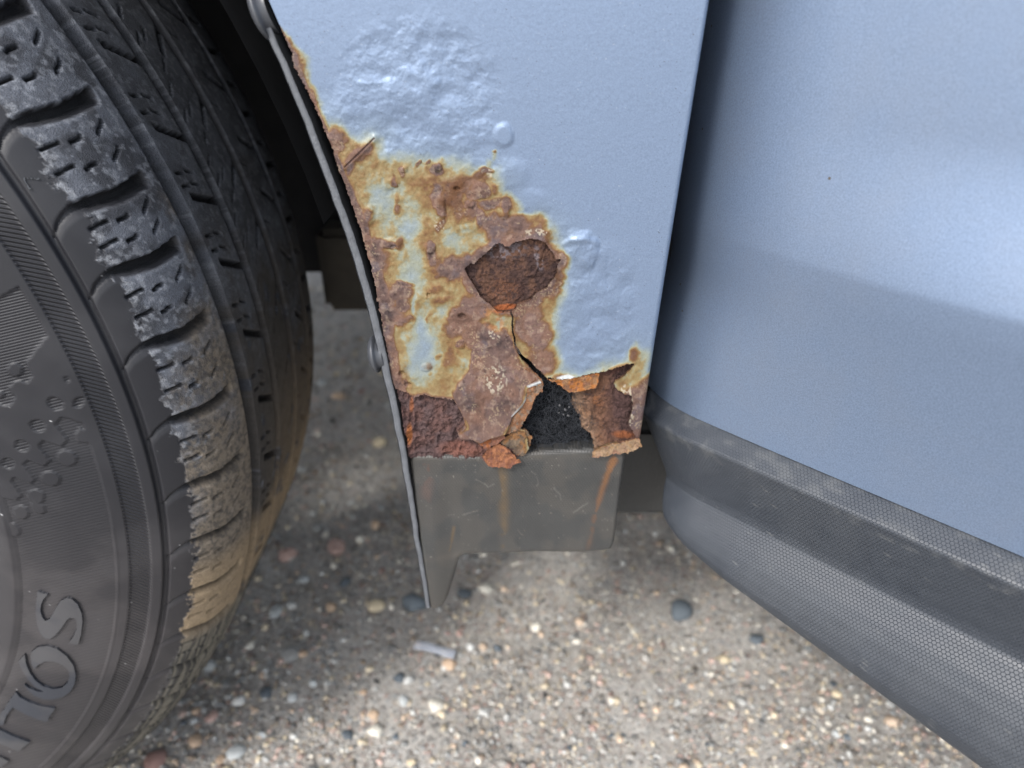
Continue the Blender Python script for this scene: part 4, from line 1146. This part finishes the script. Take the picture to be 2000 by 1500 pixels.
def tyre():
    thf = np.radians(np.r_[np.linspace(180, 62, 40, endpoint=False), np.linspace(62, 46, 30, endpoint=False), np.linspace(46, -62, 920, endpoint=False), np.linspace(-62, -180, 60)])
    s = np.r_[np.linspace(SS[0], 34, 24, endpoint=False), np.linspace(34, 84, 72, endpoint=False), np.linspace(84, 152, 112, endpoint=False), np.linspace(152, 292, 130, endpoint=False), np.linspace(292, SS[-1], 26)]
    T, S = np.meshgrid(thf, s, indexing='ij')
    P, N, r = tyre_surface(T, S)
    U, V = proj(P.reshape(-1, 3)); U = U.reshape(T.shape); V = V.reshape(T.shape)
    far = np.degrees(T) > 60
    U = np.where(far, -5000, U); V = np.where(far, -5000, V)
    H, C, grit, hat = tyre_field(T, S, U, V)
    Q = P + N * (H * .001)[..., None]
    Q[..., 2] = np.maximum(Q[..., 2], 0.0015)
    # ribs of the hatched bands run slanted
    pu = np.where(S > 84, np.degrees(T) * 4.3 + S * .55, U * .065 + V * .27) * .62
    att = {'Col': C, 'grit': grit, 'hatch': hat, 'pu': pu}
    # shoulder blocks become pieces of their own, cut along the groove floors
    deg = np.degrees(T); sc_ = (S[:-1, :-1] + S[1:, 1:]) / 2; tc = (deg[:-1, :-1] + deg[1:, 1:]) / 2
    hook = np.interp(sc_, [100, 102, 105, 108, 112, 118, 130, 146], [-1.35, -1.0, -.45, -.15, .1, .05, -.15, .15])
    shoulder = (sc_ > 100.5) & (sc_ < 155.5)
    rest = np.ones_like(shoulder)
    for k in range(5, 18):
        m = shoulder & (tc < LATERAL[k] + hook) & (tc >= LATERAL[k + 1] + hook)
        rest &= ~m
        ii, jj = np.nonzero(m)
        a, b, c, d = ii.min(), ii.max() + 2, jj.min(), jj.max() + 2
        grid_obj('tread_block', Q[a:b, c:d], M_TYRE, WHEEL, m[a:b - 1, c:d - 1], {q: w[a:b, c:d] for q, w in att.items()})
    grid_obj('tyre', Q, M_TYRE, WHEEL, rest, att)
tyre()

LETTERS = [
    [(298, 92), (340, 108), (385, 122), (350, 160), (330, 205), (325, 250), (340, 300), (365, 328), (395, 310), (420, 270), (445, 220), (480, 170), (525, 147), (570, 155), (620, 200), (650, 270), (658, 340), (645, 440), (622, 520), (580, 515), (540, 505), (580, 450), (605, 390), (605, 340), (590, 310), (560, 305), (530, 330),
     (490, 390), (440, 450), (400, 475), (360, 470), (320, 430), (295, 360), (283, 270), (288, 180)],
    [(243, 610), (255, 570), (300, 535), (370, 527), (450, 548), (530, 605), (585, 680), (605, 760), (595, 830), (560, 890), (500, 935), (420, 955), (340, 950), (270, 920), (215, 870), (178, 815), (235, 862), (300, 888), (345, 890), (285, 858), (230, 800), (180, 730), (145, 650), (200, 590), (212, 670), (245, 745),
     (290, 805), (350, 850), (420, 868), (490, 858), (535, 815), (550, 765), (535, 715), (490, 675), (430, 653), (360, 652), (305, 682), (275, 718), (250, 670)],
    [(125, 890), (165, 935), (230, 970), (330, 1005), (440, 1022), (400, 1080), (375, 1130), (300, 1112), (200, 1068), (105, 1018), (60, 1075), (30, 1155), (-30, 1155), (-30, 1110), (5, 1070), (50, 1000)],
    [(-160, 1115), (-80, 1150), (0, 1190), (100, 1240), (170, 1265), (240, 1290), (190, 1330), (150, 1365), (60, 1325), (0, 1300), (-80, 1262), (-140, 1280), (-130, 1340), (-80, 1370), (0, 1405), (75, 1440), (40, 1470), (0, 1495), (-80, 1465), (-170, 1420), (-220, 1330), (-220, 1200)],
]
def letters():
    th = np.radians(np.linspace(-8, -52, 640)); s = np.linspace(36, 84, 190)
    T, S = np.meshgrid(th, s, indexing='ij')
    P, N, r = tyre_surface(T, S)
    U, V = proj(P.reshape(-1, 3)); U = U.reshape(T.shape); V = V.reshape(T.shape)
    n3 = fbm(np.degrees(T) * 6, S, 30, 1020, 4)
    C = np.broadcast_to(np.array([.03, .033, .041]), T.shape + (3,)).copy()
    C = mixc(C, np.array([.085, .08, .078]), sstep(.4, .65, n3) * .5)
    Q = P + N * .00045
    for L in LETTERS:
        keep = sdf(zt7(L), U, V) < 0
        m = keep[:-1, :-1] & keep[1:, :-1] & keep[:-1, 1:] & keep[1:, 1:]
        ii, jj = np.nonzero(m)
        a, b, c, d = ii.min(), ii.max() + 2, jj.min(), jj.max() + 2
        grid_obj('raised_letter', Q[a:b, c:d], M_TYRE, WHEEL, m[a:b - 1, c:d - 1], {'Col': C[a:b, c:d], 'grit': 0 * T[a:b, c:d], 'hatch': 0 * T[a:b, c:d], 'pu': T[a:b, c:d]}, skirt=(-N * .0013)[a:b, c:d])
letters()

def triangle_mark():
    th = np.radians(np.linspace(24, 14, 120)); s = np.linspace(98, 114, 60)
    T, S = np.meshgrid(th, s, indexing='ij')
    P, N, r = tyre_surface(T, S)
    U, V = proj(P.reshape(-1, 3)); U = U.reshape(T.shape); V = V.reshape(T.shape)
    d = np.abs(sdf([(46, 348), (76, 349), (58, 370)], U, V))
    keep = d < 2.0
    m = keep[:-1, :-1] & keep[1:, :-1] & keep[:-1, 1:] & keep[1:, 1:]
    Q = P + N * .0006
    grid_obj('wear_mark', Q, M_TYRE, WHEEL, m, {'Col': np.broadcast_to(np.array([.055, .058, .064]), T.shape + (3,)), 'grit': 0 * T, 'hatch': 0 * T, 'pu': T}, skirt=-N * .001)
triangle_mark()

def rim():
    ph = np.linspace(0, 2 * np.pi, 97)
    prof = [(.228, .100), (.229, .106), (.222, .107), (.214, .098), (.208, .07), (.2, .02), (.2, -.09), (.222, -.1)]
    Q = np.array([[(WC[0] + r * math.cos(p), WC[1] - a, WC[2] + r * math.sin(p)) for p in ph] for r, a in prof])
    grid_obj('rim', Q, M_RIM, WHEEL)
    for k in range(5):
        a = k * 2 * math.pi / 5 + .3
        bm = box_bm(.03, .215, -.016, .016, -.022, .022, .006)
        bmesh.ops.rotate(bm, verts=bm.verts, cent=(0, 0, 0), matrix=Matrix.Rotation(math.pi / 2, 3, 'X'))
        bmesh.ops.rotate(bm, verts=bm.verts, cent=(0, 0, 0), matrix=Matrix.Rotation(-a, 3, 'Y'))
        bmesh.ops.translate(bm, verts=bm.verts, vec=(WC[0], WC[1] - .06, WC[2]))
        bm_obj('spoke', bm, M_RIM, WHEEL)
    prof = [(0, .09), (.03, .088), (.036, .08), (.06, .07), (.07, .04), (.07, -.02)]
    Q = np.array([[(WC[0] + r * math.cos(p), WC[1] - a, WC[2] + r * math.sin(p)) for p in ph] for r, a in prof])
    grid_obj('hub', Q, M_RIM, WHEEL)
rim()

# ---- dark inner arch, underbody, rocker ---------------------------------------------------------------
def underbody():
    # shell of the wheel arch
    ph = np.radians(np.linspace(12, 180, 60))
    ys = np.array([.02, .12, .22, .33])
    Q = np.array([[(WC[0] + .405 * math.cos(p), y, WC[2] + .405 * math.sin(p)) for y in ys] for p in ph])
    grid_obj('inner_arch', Q, M_BLACK, car)
    bm_obj('arch_wall', box_bm(-1.3, .05, .335, .36, .288, .9), M_BLACK, car)
    x = on_y(np.array(628.), np.array(520.), .30)[0]
    bm_obj('subframe_member', box_bm(x, .04, .29, .325, .268, .338, .006), M_UNDER, car)
    bm_obj('floor_pan', box_bm(.0, 2.6, .14, 1.65, .31, .34), M_UNDER, car)
    bm_obj('engine_tray', box_bm(-1.3, -.01, .37, 1.3, .42, .45), M_UNDER, car)
    bm_obj('rocker_panel', box_bm(.02, 1.6, .055, .13, .236, .303, .008, 3), M_ROCK, car)
    bm_obj('jamb_cabin_blocker', box_bm(.035, 1.6, .075, .13, .315, 1.2, .004), M_JAMB, car)  # jamb, extended as an added panel closing the cabin to light
    bm_obj('hinge_shade_panel', box_bm(.03, .3, .060, .0745, .342, 1.2, .004), M_BLACK, car)  # added black panel standing in for the darkness of the hinge gap
    bm_obj('jamb_shadow_bar', box_bm(.03, 1.6, .07, .12, .302, .318, .003), M_BLACK, car)  # black bar standing in for the shadow line above the rocker
    bm_obj('bonnet', box_bm(-1.3, .12, .03, 1.6, .865, .895, .01), M_PAINT, car)
underbody()

# ---- open door ------------------------------------------------------------------------------------------
OPEN = math.radians(45)
DD = np.array([math.cos(OPEN), -math.sin(OPEN), 0.0]); DN = np.array([-math.sin(OPEN), -math.cos(OPEN), 0.0])
P0 = on_y(np.array(1262.), np.array(800.), 0.0); P0 = np.array([P0[0] + .006, .027, 0.0])
def on_door(u, v, off=0.0):
    d = ray(u, v); t = ((P0 + DN * off - CAM) @ DN) / (d @ DN)
    Q = CAM + d * np.asarray(t)[..., None]
    return (Q - P0) @ DD, Q[..., 2]
if __name__ == '__main__':
    for q in [(1285, 805), (2000, 1110), (1348, 852), (2000, 1172), (1437, 1090), (2000, 1360), (1310, 1060), (1850, 1500), (1510, 0), (1480, 100), (1395, 700), (1383, 0), (2000, 290), (2000, 605), (1440, 470), (2000, 0)]:
        tt, zz = on_door(np.array(float(q[0])), np.array(float(q[1])))
        print('DOOR', q, round(float(tt), 4), round(float(zz), 4))

DOOR_Z0 = .333
def door():
    t = np.r_[np.linspace(-.04, .05, 110, endpoint=False), np.linspace(.05, .22, 120, endpoint=False), np.linspace(.22, .95, 24)]
    z = np.r_[np.linspace(DOOR_Z0, .56, 150, endpoint=False), np.linspace(.56, .95, 24)]
    T, Z = np.meshgrid(t, z)
    n = np.zeros(T.shape)
    # leading edge turns in towards the hinge
    kz = sstep(.338, .40, Z)                                    # the turn-in is tighter at the foot
    e = np.clip(1 - (T + .04) / (.068 + .034 * kz), 0, 1)
    n -= (.056 + .034 * kz) * (1 - np.sqrt(np.clip(1 - e ** 2, 0, 1)))
    n -= .0025 * np.exp(-T / .03)
    # pressed scoop: fades in away from the hinge
    A = sstep(.02, .13, T)
    zc = .462; zl = .418
    n += (.35 + .65 * A) * .015 * np.clip((Z - DOOR_Z0) / (zl - DOOR_Z0), 0, 1) ** 1.3 - A * .008 * sstep(zl - .012, zc + .004, Z)
    n -= .010 * sstep(.0, 1, (Z - .5) / .5)
    P = P0 + T[..., None] * DD + n[..., None] * DN
    P[..., 2] = Z
    # the bottom front corner is rounded
    cut = (T < -.03) & (Z < DOOR_Z0 + .004)
    do = grid_obj('front_door', P, M_PAINT, car, ~cut[:-1, :-1])
    bm = bmesh.new()
    a = P0 + DD * .012 - DN * .03; b = P0 + DD * .95 - DN * .03
    w = -DN * .09
    vs = [bm.verts.new(tuple(p + np.array([0, 0, zz]))) for zz in (DOOR_Z0 - .01, .95) for p in (a, b, b + w, a + w)]
    for f in ((0, 1, 2, 3), (4, 5, 6, 7), (0, 1, 5, 4), (1, 2, 6, 5), (2, 3, 7, 6), (3, 0, 4, 7)): bm.faces.new([vs[i] for i in f])
    bm_obj('inner_shell', bm, M_BLACK, do)
    # cladding: section from the top joint down and round the bottom
    # the foot of the section climbs in a straight line towards the hinge and the bulge dies out there
    tt = np.r_[np.linspace(-.008, .04, 100, endpoint=False), np.linspace(.04, .25, 100, endpoint=False), np.linspace(.25, .9, 20)]
    rows = []
    taps = np.linspace(-.0009, .0009, 5)
    for t_ in tt:
        zb = max(.275 - .155 * max(t_, 0), .222)
        g = .3 + .7 * min(max((.291 - zb) / .045, 0), 1)
        top = [(-.004, .3335), (.0, .3325), (.0022, .3312), (.0078, .3268), (.0084, .3260), (.0080, .3246), (.0040, .2985), (.0042, .2945)]
        low_ = [(.006 + (n_ - .006) * g, .2925 + (zb - .2925) * f_) for f_, n_ in ((0, .006), (.08, .0085), (.2, .0125), (.36, .0165), (.55, .0198), (.72, .0215), (.86, .0208), (.95, .0175), (1.0, .011))]
        sec = np.array(top + low_ + [(0, zb - .001), (-.02, zb - .001)])
        L = np.r_[0, np.cumsum(np.hypot(*np.diff(sec, axis=0).T))]
        l = np.linspace(0, L[-1], 170)
        rows.append(np.stack([np.mean([np.interp(l + k, L, sec[:, 0]) for k in taps], 0), np.mean([np.interp(l + k, L, sec[:, 1]) for k in taps], 0), l], -1))
    rows = np.array(rows).transpose(1, 0, 2)
    T = np.broadcast_to(tt[None], rows.shape[:2]); Lg = rows[..., 2]
    q2 = np.clip(1 - (T + .008) / .007, 0, 1)
    e2 = np.clip(1 - (T + .04) / .068, 0, 1)
    Nn = rows[..., 0] - .012 * (1 - np.sqrt(np.clip(1 - q2 ** 2, 0, 1))) - .056 * (1 - np.sqrt(np.clip(1 - e2 ** 2, 0, 1)))
    Zz = rows[..., 1]
    lean = np.clip((.331 - Zz) / .06, 0, 1.2) * .026 * np.clip(1 - T / .06, 0, 1.1)
    P = P0 + (T + lean)[..., None] * DD + Nn[..., None] * DN
    P[..., 2] = Zz
    n1 = fbm(T * 1000, Lg * 1000, 14, 1100, 4)
    st = .05 * np.exp(-((Lg - .004) / .003) ** 2) + .13 * sstep(.5, .75, fbm(T * 1000, Lg * 1000, 4, 1110, 3)) * (Lg < .02) + .3 * sstep(.93, .97, vnoise(T * 1300, Lg * 1300, 1120)) * sstep(.4, .6, n1) + .035 * sstep(.45, .7, fbm(T * 1000, Lg * 1000, 40, 1130, 4))
    grid_obj('door_cladding', P, M_CLAD, do, None, {'Col': np.broadcast_to(alb(170, 168, 162), T.shape + (3,)), 'stain': st, 'pu': T, 'pv': Lg})
door()

# ---- a strip of clear plastic lying on the ground ---------------------------------------------------------
def strip():
    t = NT('clear_plastic'); t.set(Roughness=.2, Transmission_Weight=.6, IOR=1.45)
    nz = t.noise(120, 3); t.l(t.mix(t.rmap(nz, .3, .7), (.62, .68, .8), (.8, .84, .92)), t.b.inputs['Base Color'])
    a = on_z(np.array(811.), np.array(1258.), .006); b = on_z(np.array(889.), np.array(1277.), .006)
    d = (b - a); ln = np.linalg.norm(d); d /= ln; w = np.array([-d[1], d[0], 0])
    k = np.linspace(0, 1, 24); s = np.linspace(-1, 1, 9)
    Q = np.array([[a + d * ln * kk + w * .0042 * ss * (1 + .08 * math.sin(kk * 9)) + np.array([0, 0, .0012 * (1 - ss * ss) + .001 * math.sin(kk * 5)]) for ss in s] for kk in k])
    o = grid_obj('plastic_strip', Q, t.m, None, skirt=np.array([0, 0, -.0008]))
    o['label'] = 'small bent strip of clear plastic lying on the gravel below the trim'
    o['category'] = 'plastic scrap'
strip()
